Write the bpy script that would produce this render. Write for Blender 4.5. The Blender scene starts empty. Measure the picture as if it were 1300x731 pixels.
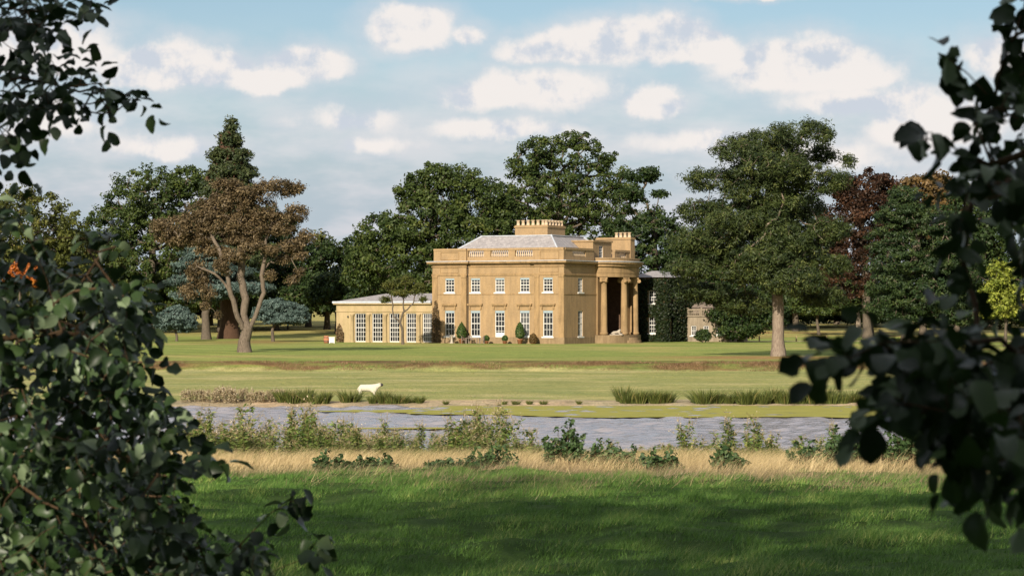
import bpy, math, random
import numpy as np
from mathutils import Vector
R = math.radians
random.seed(11)
RNG = np.random.default_rng(11)
COL = bpy.context.scene.collection
SC = bpy.context.scene

# ------------------------------------------------------------------ camera
F = 3300.0            # focal length in photo pixels (photo 1300 wide), horizon at row 400
EYE = 5.3             # eye height above the pond
cam_d = bpy.data.cameras.new('camera')
cam = bpy.data.objects.new('camera', cam_d); COL.objects.link(cam)
cam.location = (0, 0, EYE); cam.rotation_euler = (R(90), 0, 0)
cam_d.sensor_width = 36; cam_d.lens = F/1300*36; cam_d.shift_y = 34.5/1300
cam_d.clip_start = 0.1; cam_d.clip_end = 9000
cam_d.dof.use_dof = True; cam_d.dof.focus_distance = 280; cam_d.dof.aperture_fstop = 12.5
SC.camera = cam

# ------------------------------------------------------------------ sun, sky, exposure
SUN_AZ, SUN_EL = 18.0, 25.0      # behind the camera, to the left
sun_d = bpy.data.lights.new('sun', 'SUN'); sun_d.energy = 5.0; sun_d.angle = R(0.55); sun_d.color = (1, .90, .74)
sun = bpy.data.objects.new('sun', sun_d); COL.objects.link(sun)
to_sun = Vector((-math.sin(R(SUN_AZ))*math.cos(R(SUN_EL)), -math.cos(R(SUN_AZ))*math.cos(R(SUN_EL)), math.sin(R(SUN_EL))))
sun.rotation_euler = to_sun.to_track_quat('Z', 'Y').to_euler(); sun.location = (0, -20, 60)
SC.view_settings.view_transform = 'Standard'; SC.view_settings.look = 'None'
EXPO = 0.55
SC.view_settings.exposure = EXPO; SC.view_settings.gamma = 1.0; SC.view_settings.use_curve_mapping = False
SC.render.engine = 'CYCLES'
SC.cycles.max_bounces = 6; SC.cycles.diffuse_bounces = 3; SC.cycles.transparent_max_bounces = 4
SC.cycles.caustics_reflective = False; SC.cycles.caustics_refractive = False
try:
    SC.cycles.use_denoising = True; SC.cycles.denoiser = 'OPENIMAGEDENOISE'
except Exception: pass

SKY_STRENGTH = 0.058
def build_world():
    w = bpy.data.worlds.new('World'); SC.world = w; w.use_nodes = True
    w.cycles.sampling_method = 'MANUAL'; w.cycles.sample_map_resolution = 256
    nt = w.node_tree; N = nt.nodes; L = nt.links; N.clear()
    def node(t, **k):
        n = N.new(t)
        for a, b in k.items(): setattr(n, a, b)
        return n
    def val(x, sock):
        if hasattr(x, 'links') or hasattr(x, 'is_output'): L.new(x, sock)
        else: sock.default_value = x
    def m(op, a, b=None, c=None, clamp=False):
        n = node('ShaderNodeMath', operation=op, use_clamp=clamp)
        val(a, n.inputs[0])
        if b is not None: val(b, n.inputs[1])
        if c is not None: val(c, n.inputs[2])
        return n.outputs[0]
    def sstep(x, lo, hi, t0=0.0, t1=1.0):
        n = node('ShaderNodeMapRange', interpolation_type='SMOOTHSTEP')
        val(x, n.inputs[0]); n.inputs[1].default_value = lo; n.inputs[2].default_value = hi
        n.inputs[3].default_value = t0; n.inputs[4].default_value = t1
        return n.outputs[0]
    def mixc(f, a, b):
        n = node('ShaderNodeMix', data_type='RGBA')
        val(f, n.inputs[0]); val(a, n.inputs[6]); val(b, n.inputs[7])
        return n.outputs[2]
    def noise(vec, scale, detail=6, rough=.55, dim='2D'):
        n = node('ShaderNodeTexNoise', noise_dimensions=dim); L.new(vec, n.inputs['Vector'])
        n.inputs['Scale'].default_value = scale; n.inputs['Detail'].default_value = detail; n.inputs['Roughness'].default_value = rough
        return n.outputs[0]
    def comb(x, y, z=0.0):
        n = node('ShaderNodeCombineXYZ'); val(x, n.inputs[0]); val(y, n.inputs[1]); val(z, n.inputs[2]); return n.outputs[0]
    sky = node('ShaderNodeTexSky', sky_type='NISHITA', sun_disc=False)
    sky.sun_elevation = R(SUN_EL); sky.sun_rotation = R(180+SUN_AZ)
    sky.altitude = 50; sky.air_density = 1.0; sky.dust_density = 0.15; sky.ozone_density = 2.2
    tc = node('ShaderNodeTexCoord'); sep = node('ShaderNodeSeparateXYZ'); L.new(tc.outputs['Generated'], sep.inputs[0])
    x, y, z = sep.outputs
    u = m('ARCTAN2', x, y); v = m('ARCSINE', z)
    s = 1/SKY_STRENGTH/2**EXPO
    def rgb(r, g, b): return (r*s, g*s, b*s, 1)
    uv = comb(u, v)
    # thin grey layer: streaky, thicker towards the horizon
    st = noise(comb(m('MULTIPLY', u, 1.0), m('MULTIPLY', v, 4.5)), 16, 4, .6)
    low = sstep(v, 0.03, .11, 1.0, .0)
    lay = m('MULTIPLY', sstep(st, .30, .66), low, clamp=True)
    lay = m('MAXIMUM', lay, sstep(v, .035, .125, 1.0, .0))
    st2 = noise(comb(m('ADD', u, 3.1), m('MULTIPLY', v, 3.0)), 22, 4, .55)
    laycol = mixc(sstep(st2, .35, .68), rgb(.45, .53, .61), rgb(.66, .66, .72))
    c = mixc(m('MULTIPLY', lay, .92), sky.outputs[0], laycol)
    # heaped clouds
    def vm(op, a_, b_=None, c_=None):
        n = node('ShaderNodeVectorMath', operation=op); L.new(a_, n.inputs[0])
        for k, q in ((1, b_), (2, c_)):
            if q is None: continue
            if hasattr(q, 'is_output'): L.new(q, n.inputs[k])
            else: n.inputs[k].default_value = q
        return n.outputs['Value'] if op == 'LENGTH' else n.outputs[0]
    wv = node('ShaderNodeTexNoise', noise_dimensions='2D'); L.new(uv, wv.inputs['Vector']); wv.inputs['Scale'].default_value = 26; wv.inputs['Detail'].default_value = 6; wv.inputs['Roughness'].default_value = .62
    uvw = vm('ADD', uv, vm('MULTIPLY', vm('SUBTRACT', wv.outputs['Color'], (.5, .5, .5)), (.018, .012, 0)))
    wn = noise(uv, 48, 6, .56)
    B = [(518,44,60,30,1),(600,46,22,13,.55),(702,64,58,26,1),(770,58,60,34,1),(835,54,62,33,1),(890,68,50,24,.9),(1010,90,105,36,1),(1085,100,50,20,.8),
         (228,90,105,30,1),(175,95,50,24,.9),(385,88,50,24,.95),(330,108,60,18,.7),(665,118,120,28,.72),(835,132,40,22,.85),(1090,132,110,24,.62),
         (1190,160,85,36,.85),(1270,75,50,30,.8),(70,70,80,40,.75),(955,-4,90,9,.8),(215,192,70,18,.55),(440,152,70,18,.45),(920,182,110,18,.5),(640,165,120,18,.5),(1050,205,120,24,.5),
         (60,160,90,30,.5),(480,185,60,14,.4)]
    fld = None
    for (px, row, rx, ry, k) in B:
        cu, cv = (px-650)/F, (400-row)/F; rx *= 1.2; ry *= 1.2
        a_ = vm('MULTIPLY_ADD', uvw, (F/rx, F/ry, 0), (-cu*F/rx, -cv*F/ry, 0))
        a_ = vm('MAXIMUM', a_, vm('MULTIPLY', a_, (-1, -1.25, 0)))
        f = m('MULTIPLY_ADD', vm('LENGTH', a_), -k, 1.05*k)
        fld = f if fld is None else m('SMOOTH_MAX', fld, f, .2)
    gen = noise(tc.outputs['Generated'], 5.5, 4, .6, '3D')
    genf = m('MULTIPLY', m('SUBTRACT', gen, .47), 3.0)
    genf = m('SUBTRACT', genf, sstep(v, .10, .16, 3.0, 0.0))
    genb = m('SUBTRACT', m('MULTIPLY', m('SUBTRACT', gen, .5), 3.0), sstep(m('ABSOLUTE', u), .2, .3, 3.0, 0.0))
    fld = m('MAXIMUM', fld, m('MAXIMUM', genf, genb))
    den = m('ADD', m('MULTIPLY', fld, 1.25), m('MULTIPLY', m('SUBTRACT', wn, .5), .72))
    # soft veil around and below, then the solid body
    veil = m('MULTIPLY', sstep(den, -.7, .4), .58)
    c = mixc(veil, c, mixc(sstep(st2, .3, .7), rgb(.60, .66, .74), rgb(.74, .73, .76)))
    dens = sstep(den, .04, .46)
    wns = noise(comb(m('ADD', u, .006), m('SUBTRACT', v, .010)), 48, 6, .56)
    sh = m('ADD', m('MULTIPLY', m('SUBTRACT', wns, wn), -2.4), .70, clamp=True)
    ccol = mixc(sstep(sh, .2, .8), rgb(.61, .66, .74), rgb(.93, .87, .83))
    c = mixc(m('MULTIPLY', dens, .9), c, ccol)
    bg = node('ShaderNodeBackground'); L.new(c, bg.inputs[0]); bg.inputs[1].default_value = SKY_STRENGTH
    out = node('ShaderNodeOutputWorld'); L.new(bg.outputs[0], out.inputs[0])
build_world()

# ------------------------------------------------------------------ helpers
def P(px, row, d): return ((px-650)/F*d, d, EYE-(row-400)/F*d)

def mesh_np(name, V, Fs, mat=None, attrs=None, smooth=False):
    V = np.asarray(V, dtype=np.float32).reshape(-1, 3)
    if not isinstance(Fs, (list, tuple)): Fs = [Fs]
    Fs = [np.asarray(f, dtype=np.int32) for f in Fs if len(f)]
    me = bpy.data.meshes.new(name)
    me.vertices.add(len(V)); me.vertices.foreach_set('co', V.ravel())
    tot = sum(f.size for f in Fs); np_ = sum(len(f) for f in Fs)
    me.loops.add(tot); me.polygons.add(np_)
    me.loops.foreach_set('vertex_index', np.concatenate([f.ravel() for f in Fs]))
    sizes = np.concatenate([np.full(len(f), f.shape[1], dtype=np.int32) for f in Fs])
    me.polygons.foreach_set('loop_start', np.concatenate([[0], np.cumsum(sizes)[:-1]]).astype(np.int32))
    if smooth: me.polygons.foreach_set('use_smooth', np.ones(np_, dtype=bool))
    for k, a in (attrs or {}).items():
        a = np.asarray(a, dtype=np.float32)
        if a.ndim == 1:
            at = me.attributes.new(k, 'FLOAT', 'POINT'); at.data.foreach_set('value', a)
        else:
            at = me.attributes.new(k, 'FLOAT_COLOR', 'POINT')
            at.data.foreach_set('color', np.concatenate([a, np.ones((len(a), 1), np.float32)], 1).ravel())
    me.update(calc_edges=True)
    if mat: me.materials.append(mat)
    return me

def link(name, me, parent=None, loc=(0, 0, 0), rot=(0, 0, 0), scale=(1, 1, 1)):
    o = bpy.data.objects.new(name, me); COL.objects.link(o)
    o.location = loc; o.rotation_euler = rot; o.scale = scale
    if parent: o.parent = parent
    return o
def tag(o, label, cat, group=None, kind=None):
    o['label'] = label; o['category'] = cat
    if group: o['group'] = group
    if kind: o['kind'] = kind
    return o
def thing(name, label, cat, loc=(0, 0, 0), rz=0, group=None):
    return tag(link(name, None, None, loc, (0, 0, rz)), label, cat, group)

class MB:
    def __init__(s): s.v = []; s.f = []
    def quad(s, *p):
        i = len(s.v); s.v += [tuple(q) for q in p]; s.f.append(tuple(range(i, i+len(p)))); return s
    def box(s, x0, x1, y0, y1, z0, z1):
        return s.prism([(x0, y0), (x1, y0), (x1, y1), (x0, y1)], z0, z1)
    def prism(s, pts, z0, z1, cap=True):
        n = len(pts); i = len(s.v)
        s.v += [(x, y, z0) for x, y in pts]+[(x, y, z1) for x, y in pts]
        for k in range(n):
            a, b = k, (k+1) % n; s.f.append((i+a, i+b, i+n+b, i+n+a))
        if cap: s.f.append(tuple(i+n+k for k in range(n))); s.f.append(tuple(i+n-1-k for k in range(n)))
        return s
    def hull(s, lo, hi, z0, z1):      # two rings with the same number of points
        n = len(lo); i = len(s.v)
        s.v += [(x, y, z0) for x, y in lo]+[(x, y, z1) for x, y in hi]
        for k in range(n):
            a, b = k, (k+1) % n; s.f.append((i+a, i+b, i+n+b, i+n+a))
        s.f.append(tuple(i+n+k for k in range(n))); s.f.append(tuple(i+n-1-k for k in range(n)))
        return s
    def lathe(s, prof, n=12, c=(0, 0, 0)):
        i = len(s.v); m = len(prof)
        for r, z in prof:
            for k in range(n):
                a = 2*math.pi*k/n; s.v.append((c[0]+r*math.cos(a), c[1]+r*math.sin(a), c[2]+z))
        for j in range(m-1):
            for k in range(n):
                a, b = k, (k+1) % n
                s.f.append((i+j*n+a, i+j*n+b, i+(j+1)*n+b, i+(j+1)*n+a))
        s.f.append(tuple(i+n-1-k for k in range(n))); s.f.append(tuple(i+(m-1)*n+k for k in range(n)))
        return s
    def tube(s, p, q, r0, r1, n=6):
        p = Vector(p); q = Vector(q); d = (q-p).normalized()
        a = d.orthogonal().normalized(); b = d.cross(a); i = len(s.v)
        for c, r in ((p, r0), (q, r1)):
            for k in range(n):
                t = 2*math.pi*k/n; s.v.append(tuple(c+(a*math.cos(t)+b*math.sin(t))*r))
        for k in range(n):
            j = (k+1) % n; s.f.append((i+k, i+j, i+n+j, i+n+k))
        s.f.append(tuple(i+n+k for k in range(n))); s.f.append(tuple(i+n-1-k for k in range(n)))
        return s
    def mesh(s, name, mat, smooth=False):
        me = bpy.data.meshes.new(name); me.from_pydata(s.v, [], s.f); me.update()
        if mat: me.materials.append(mat)
        if smooth: me.polygons.foreach_set('use_smooth', [True]*len(me.polygons))
        return me
    def build(s, name, mat, parent=None, smooth=False, **k):
        return link(name, s.mesh(name, mat, smooth), parent, **k)

def _hash(ix, iy, seed):
    h = (ix*374761393+iy*668265263+seed*974711) & 0xffffffff
    h = ((h ^ (h >> 13))*1274126177) & 0xffffffff
    return ((h ^ (h >> 16)) & 0xffff)/65535.0
def vnoise(x, y, seed=0, octaves=3):
    x = np.asarray(x, float); y = np.asarray(y, float); out = 0; amp = 1; tot = 0
    for o in range(octaves):
        xi = np.floor(x).astype(np.int64); yi = np.floor(y).astype(np.int64); fx = x-xi; fy = y-yi
        fx = fx*fx*(3-2*fx); fy = fy*fy*(3-2*fy)
        a = _hash(xi, yi, seed+o); b = _hash(xi+1, yi, seed+o); c = _hash(xi, yi+1, seed+o); d = _hash(xi+1, yi+1, seed+o)
        out = out+amp*((a*(1-fx)+b*fx)*(1-fy)+(c*(1-fx)+d*fx)*fy); tot += amp; amp *= .5; x = x*2+17; y = y*2+31
    return out/tot
def unit(a): return a/np.maximum(np.linalg.norm(a, axis=-1, keepdims=True), 1e-9)

# ------------------------------------------------------------------ materials
class NT:
    def __init__(s, name):
        s.mat = bpy.data.materials.new(name); s.mat.use_nodes = True
        s.n = s.mat.node_tree.nodes; s.l = s.mat.node_tree.links
        s.b = s.n['Principled BSDF']; s.out = s.n['Material Output']
    def new(s, t, **k):
        n = s.n.new(t)
        for a, b in k.items(): setattr(n, a, b)
        return n
    def noise(s, scale, detail=4, rough=.55, vec=None, stretch=None):
        n = s.new('ShaderNodeTexNoise'); n.inputs['Scale'].default_value = scale
        n.inputs['Detail'].default_value = detail; n.inputs['Roughness'].default_value = rough
        if vec is None: vec = s.new('ShaderNodeTexCoord').outputs['Object']
        if stretch:
            mp = s.new('ShaderNodeMapping'); mp.inputs['Scale'].default_value = stretch; s.l.new(vec, mp.inputs[0]); vec = mp.outputs[0]
        s.l.new(vec, n.inputs['Vector']); return n.outputs[0]
    def ramp(s, fac, stops):
        r = s.new('ShaderNodeValToRGB'); s.l.new(fac, r.inputs[0]); e = r.color_ramp.elements
        while len(e) > len(stops): e.remove(e[-1])
        while len(e) < len(stops): e.new(.5)
        for q, (p, c) in zip(e, stops): q.position = p; q.color = (*c, 1) if len(c) == 3 else c
        return r.outputs[0]
    def mix(s, f, a, b, mode='MIX'):
        n = s.new('ShaderNodeMix', data_type='RGBA', blend_type=mode)
        for x, k in ((f, 0), (a, 6), (b, 7)):
            if hasattr(x, 'is_output'): s.l.new(x, n.inputs[k])
            else: n.inputs[k].default_value = x if k == 0 else ((*x, 1) if len(x) == 3 else x)
        return n.outputs[2]
    def bump(s, h, strength=.3, dist=.05):
        n = s.new('ShaderNodeBump'); n.inputs['Strength'].default_value = strength; n.inputs['Distance'].default_value = dist
        s.l.new(h, n.inputs['Height']); s.l.new(n.outputs[0], s.b.inputs['Normal']); return n
    def color(s, c): s.l.new(c, s.b.inputs['Base Color']); return s
    def set(s, rough=.8, spec=.3, metal=0):
        s.b.inputs['Roughness'].default_value = rough; s.b.inputs['Specular IOR Level'].default_value = spec; s.b.inputs['Metallic'].default_value = metal; return s

def plain(name, c, rough=.7, spec=.3, var=.25, scale=3.0, bump=.0, bscale=20):
    t = NT(name).set(rough, spec)
    lo = tuple(x*(1-var) for x in c); hi = tuple(min(1, x*(1+var)) for x in c)
    t.color(t.ramp(t.noise(scale, 5, .6), [(.3, lo), (.7, hi)]))
    if bump: t.bump(t.noise(bscale, 4), bump, .03)
    return t.mat

def leafmat(name, c1, c2, c3=None, trans=.22, rough=.55, spec=.25):
    t = NT(name).set(rough, spec)
    g = t.new('ShaderNodeNewGeometry'); a = t.new('ShaderNodeAttribute', attribute_name='tone')
    mm = t.new('ShaderNodeMath', operation='MULTIPLY_ADD'); t.l.new(g.outputs['Random Per Island'], mm.inputs[0]); mm.inputs[1].default_value = .45
    m2 = t.new('ShaderNodeMath', operation='MULTIPLY'); t.l.new(a.outputs['Fac'], m2.inputs[0]); m2.inputs[1].default_value = .55
    t.l.new(m2.outputs[0], mm.inputs[2])
    stops = [(.1, c1), (.75, c2)]
    if c3: stops.append((.97, c3))
    c = t.ramp(mm.outputs[0], stops); t.color(c)
    tr = t.new('ShaderNodeBsdfTranslucent'); t.l.new(t.mix(.5, c, (.25, .3, .05), 'MIX') if False else c, tr.inputs[0])
    mx = t.new('ShaderNodeMixShader'); mx.inputs[0].default_value = trans
    t.l.new(t.b.outputs[0], mx.inputs[1]); t.l.new(tr.outputs[0], mx.inputs[2]); t.l.new(mx.outputs[0], t.out.inputs[0])
    return t.mat

def stonemat(name, c, stain=(.16, .11, .06), bricks=True):
    t = NT(name).set(.85, .15)
    n1 = t.noise(.45, 7, .7); n2 = t.noise(9, 4, .6); n3 = t.noise(1.3, 5, .6, stretch=(1.6, 1.6, .28))
    lo = tuple(x*.72 for x in c); hi = tuple(min(1, x*1.12) for x in c)
    col = t.ramp(n1, [(.33, tuple(x*.55 for x in c)), (.5, c), (.66, hi)])
    col = t.mix(.35, col, t.ramp(n2, [(.25, tuple(x*.6 for x in c)), (.7, tuple(min(1, x*1.25) for x in c))]))
    col = t.mix(t.ramp(n3, [(.42, (0, 0, 0)), (.7, (.75, .75, .75))]), col, stain)
    if bricks:
        br = t.new('ShaderNodeTexBrick'); tc = t.new('ShaderNodeTexCoord')
        sp = t.new('ShaderNodeSeparateXYZ'); t.l.new(tc.outputs['Object'], sp.inputs[0])
        ad = t.new('ShaderNodeMath', operation='ADD'); t.l.new(sp.outputs[0], ad.inputs[0]); t.l.new(sp.outputs[1], ad.inputs[1])
        cb = t.new('ShaderNodeCombineXYZ'); t.l.new(ad.outputs[0], cb.inputs[0]); t.l.new(sp.outputs[2], cb.inputs[1])
        t.l.new(cb.outputs[0], br.inputs['Vector'])
        br.inputs['Color1'].default_value = (*[x*.85 for x in c], 1); br.inputs['Color2'].default_value = (*[min(1, x*1.15) for x in c], 1); br.inputs['Mortar'].default_value = (.42, .36, .27, 1)
        br.inputs['Scale'].default_value = 1; br.inputs['Brick Width'].default_value = .23; br.inputs['Row Height'].default_value = .075; br.inputs['Mortar Size'].default_value = .008
        col = t.mix(.4, col, br.outputs[0])
    t.color(col); t.bump(n2, .25, .02); return t.mat

M = {}
M['wall'] = stonemat('ochre_brick', (.318, .205, .100))
M['stone'] = stonemat('ochre_stone', (.32, .21, .105), bricks=False)
M['plinth'] = stonemat('weathered_stone', (.27, .19, .11), bricks=False)
M['cream'] = stonemat('cream_render', (.385, .29, .165), (.30, .24, .12), bricks=False)
M['service'] = stonemat('pale_render', (.27, .22, .16), (.14, .11, .075), bricks=False)  # base colour lowered to carry the dappled shade on this wall
M['lead'] = plain('lead', (.42, .44, .48), .5, .4, .2, 2)
M['white'] = plain('white_paint', (.62, .60, .56), .5, .4, .05)
M['blind'] = plain('blue_grey_blind', (.27, .33, .36), .6, .3, .1)
M['pot'] = plain('terracotta', (.36, .15, .08), .8, .2, .2, 12)
M['potstone'] = plain('pale_clay', (.50, .38, .26), .8, .2, .3, 4)
M['greywood'] = plain('weathered_teak', (.19, .15, .12), .8, .2, .3, 8)
M['dark_door'] = plain('dark_oak', (.035, .022, .015), .5, .3, .3, 6)
M['porch_shade'] = plain('porch_painted_shade', (.11, .065, .042), .8, .15, .3, 2)  # recess shade put into the wall colour
M['statue'] = plain('pale_stone', (.36, .31, .25), .8, .2, .25, 8)
M['post'] = plain('post_wood', (.40, .30, .16), .8, .2, .3, 8)
M['blackmetal'] = plain('black_iron', (.03, .03, .03), .5, .4)
t = NT('slate').set(.5, .45)
nn = t.noise(2.2, 6, .7); n2 = t.noise(.5, 4)
br = t.new('ShaderNodeTexBrick'); br.inputs['Scale'].default_value = 1; br.inputs['Brick Width'].default_value = .35; br.inputs['Row Height'].default_value = .22; br.inputs['Mortar Size'].default_value = .012
t.l.new(t.new('ShaderNodeTexCoord').outputs['Object'], br.inputs['Vector'])
br.inputs['Color1'].default_value = (.20, .19, .20, 1); br.inputs['Color2'].default_value = (.36, .335, .335, 1); br.inputs['Mortar'].default_value = (.12, .11, .11, 1)
t.color(t.mix(.5, br.outputs[0], t.ramp(nn, [(.3, (.19, .17, .165)), (.7, (.44, .40, .385))]))); t.bump(nn, .3, .03); M['slate'] = t.mat
t = NT('window_glass').set(.06, .6); t.b.inputs['Base Color'].default_value = (.012, .013, .016, 1); t.bump(t.noise(1.3, 2), .08, .05); oi = t.new('ShaderNodeObjectInfo'); t.color(t.ramp(oi.outputs['Random'], [(.3, (.010, .011, .014)), (.7, (.035, .037, .042)), (.95, (.10, .10, .10))])); M['glass'] = t.mat
def barkmat(name, c, c2):
    t = NT(name).set(.9, .15); n = t.noise(5, 6, .7, stretch=(2.2, 2.2, .5)); n2 = t.noise(1.2, 4)
    t.color(t.mix(t.ramp(n2, [(.35, (0, 0, 0)), (.7, (.7, .7, .7))]), t.ramp(n, [(.3, c), (.7, c2)]), tuple(x*.8 for x in c2))); t.bump(n, .7, .08); return t.mat
M['bark'] = barkmat('oak_bark', (.05, .04, .03), (.15, .12, .09))
M['bark_pine'] = barkmat('pine_bark', (.09, .06, .045), (.31, .25, .19))
M['bark_pale'] = barkmat('pale_bark', (.16, .12, .09), (.46, .37, .28))
M['bark_red'] = barkmat('red_bark', (.035, .022, .014), (.10, .055, .034))
M['twig'] = barkmat('twig_bark', (.035, .022, .014), (.12, .075, .04))
M['oak'] = leafmat('oak_leaf', (0.019, 0.037, 0.009), (0.065, 0.091, 0.019), (0.113, 0.122, 0.026))
M['oak_dark'] = leafmat('dark_oak_leaf', (0.012, 0.027, 0.008), (0.038, 0.063, 0.015), (0.076, 0.092, 0.021))
M['oak_olive'] = leafmat('olive_leaf', (0.033, 0.043, 0.010), (0.095, 0.105, 0.021), (0.162, 0.133, 0.033))
M['pine'] = leafmat('pine_needle', (.008, .018, .006), (.056, .076, .019), (.135, .145, .040), .12)
M['conifer'] = leafmat('conifer_needle', (.008, .022, .007), (.034, .056, .015), (.075, .095, .028), .1)
M['sequoia'] = leafmat('sequoia_needle', (0.015, 0.027, 0.010), (0.054, 0.069, 0.022), (0.088, 0.088, 0.029), .1)
M['cedar'] = leafmat('blue_cedar_needle', (0.035, 0.059, 0.049), (0.091, 0.133, 0.115), (0.140, 0.182, 0.161), .1)
M['brown'] = leafmat('rusty_needle', (.045, .033, .015), (.128, .090, .044), (.25, .185, .10), .1)
M['bark_gnarl'] = barkmat('gnarled_bark', (.038, .028, .02), (.21, .165, .125))
M['copper'] = leafmat('copper_leaf', (.018, .010, .006), (.058, .026, .012), (.11, .05, .022))
M['autumn'] = leafmat('autumn_leaf', (0.049, 0.035, 0.010), (0.140, 0.084, 0.028), (0.196, 0.119, 0.042))
M['orange'] = leafmat('orange_leaf', (.25, .06, .012), (.50, .16, .025), (.55, .25, .05))
M['yellowgreen'] = leafmat('yellow_green_leaf', (.09, .12, .015), (.26, .29, .04), (.4, .4, .08))
M['topiary'] = leafmat('box_leaf', (.02, .045, .01), (.06, .10, .02), (.11, .14, .03))
M['ivy'] = leafmat('ivy_leaf', (0.006, 0.013, 0.004), (0.021, 0.033, 0.009), (0.048, 0.024, 0.009))
M['climber'] = leafmat('climber_leaf', (.06, .04, .02), (.15, .10, .045), (.2, .09, .04))
M['fg_leaf'] = None

# ------------------------------------------------------------------ terrain
HP = [(-400, 1.0), (-60, 1.3), (0, 1.65), (25, 2.5), (47, 2.97), (60, 3.45), (75, 4.2), (88, 4.9), (96, 5.25), (100, 5.55), (106, 6.3), (146, 6.3), (150, 5.5), (152.5, 5.22), (155, 5.05),
      (185, 4.85), (213.2, 4.58), (214.0, 4.42), (215.3, 4.0), (217.4, 3.80), (240, 3.735), (300, 3.64), (330, 3.60), (358, 3.5), (400, 3.05), (450, 2.2), (520, .6), (600, -.6), (900, -3), (3000, -8), (8000, -8)]
HPd = np.array([a for a, b in HP], float); HPh = np.array([b for a, b in HP], float)
def ground_z(x, y):
    x = np.asarray(x, float); y = np.asarray(y, float)
    sh_n = (vnoise(x/14+40, y*0+3, 5, 3)-.5)*7 - 2.5*np.exp(-((x-5.5)/4)**2)   # near shore wanders
    sh_f = (vnoise(x/9+80, y*0+7, 8, 3)-.5)*1.6
    sh_h = (vnoise(x/11+10, y*0+1, 9, 3)-.5)*4.5
    w_n = np.exp(-((y-98)/14)**2); w_f = np.exp(-((y-151)/5)**2); w_h = np.exp(-((y-215)/8)**2)
    yy = y-sh_n*w_n-sh_f*w_f-sh_h*w_h
    z = EYE-np.interp(yy, HPd, HPh)
    nb = ((vnoise(x/1.6, y/1.6, 21, 3)-.5)*.24+(vnoise(x/.55, y/.9, 24, 2)-.5)*.12)*((y > 10) & (y < 97)) + (vnoise(x/3, y/3, 22, 3)-.5)*.16*((y > 153) & (y < 213)) + (vnoise(x/9, y/9, 23, 2)-.5)*.12*((y > 217) & (y < 300))
    z = z+nb
    z = z+np.where((np.abs(x) > 60) & (y > 80) & (y < 160), np.clip((np.abs(x)-60)/20, 0, 1)*1.2, 0)
    z = z+np.where(y > 700, (vnoise(x/500, y/500, 31, 2)-.5)*14*np.clip((y-700)/500, 0, 1), 0)
    return z
def gz(x, y): return float(ground_z(np.array([x]), np.array([y]))[0])

def zone_color(x, y):
    n = vnoise(x/3.5, y/3.5, 41, 4); nl = vnoise(x/14, y/14, 42, 3); nf = vnoise(x/.8, y/.8, 43, 3); ns = vnoise(x/7, y/2.2, 44, 3)
    def c(*a): return np.array(a)
    green = c(.055, .10, .022)*(0.7+.6*n[:, None]); dry = c(.40, .31, .16)*(0.75+.5*nf[:, None]); bed = c(.10, .09, .06)*(0.7+.6*n[:, None])
    scrub = c(.22, .21, .085)*(0.7+.6*n[:, None])
    field = c(.315, .318, .128)*(0.82+.3*ns[:, None]); fieldb = c(.43, .38, .19)
    haha = c(.17, .105, .055)*(0.5+.9*nf[:, None]); lawn = c(.25, .292, .085)*(0.86+.24*n[:, None]); lawnb = c(.38, .33, .13)
    gravel = c(.42, .33, .235)*(0.6+.8*nf[:, None])
    def blend(a, b, t): t = np.clip(t, 0, 1)[:, None]; return a*(1-t)+b*t
    nw = vnoise(x/4.5, y/7, 45, 3)
    def edge(d0, w, k=3): return (y-(nw-.5)*6*k-d0)/w
    col = blend(green, dry, edge(49.5, 3.5, 2.5)); col = blend(col, scrub, edge(66, 8)); col = blend(col, bed, edge(94, 4))
    col = blend(col, gravel, (y-149)/1.0); 
    fcol = blend(field, fieldb, (ns-.50)*4.5)
    col = blend(col, fcol, (y+(n-.5)*3-154.6)/.7)
    col = blend(col, blend(haha, lawn*.75, (vnoise(x/3.5, y/.9, 62, 3)-.40)*3.2), (y-213.4+(nf-.5)*1.4)/.7)
    stripe = .5+.5*np.sin((y*.6+x*1.0)*2*math.pi/9.0)
    lcol = blend(lawn, lawnb, (nl-.47)*3.2); 
    # leaf litter and bare earth below the pine and the brown tree
    bare = c(.34, .215, .10)*(0.75+.5*nf[:, None])
    pp = np.exp(-(((x-22)/9)**2+((y-231)/10)**2)**1.2); bt = np.exp(-(((x+34)/7)**2+((y-345)/20)**2))
    left = np.clip((-x-16)/10, 0, 1)*((y > 225) & (y < 360))
    lcol = lcol*(1+(stripe[:, None]-.5)*.22*left[:, None])
    lcol = blend(lcol, bare, np.clip(pp*1.25-.12+(n-.5)*.5*pp, 0, .9)); lcol = blend(lcol, bare*.9, bt*.8)
    col = blend(col, lcol, (y-217.2+(nf-.5)*1.2)/.8)
    # drive behind the pine, rough pasture far back
    rough = c(.38, .33, .13)*(0.65+.65*n[:, None])
    col = blend(col, rough, (y-385)/30)
    lit = c(.26, .145, .07)*(0.6+.8*nf[:, None]); col = blend(col, lit, np.clip((vnoise(x/8, y/14, 61, 3)-.5)*5, 0, .8)*((y > 372) & (y < 420) & (x > 20)))
    path = c(.50, .41, .30); pm = (1-np.abs(y-(352+.05*(x-30)))/3.0)*((x > 27))
    col = blend(col, path, np.clip(pm*3, 0, 1))
    return col

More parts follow.
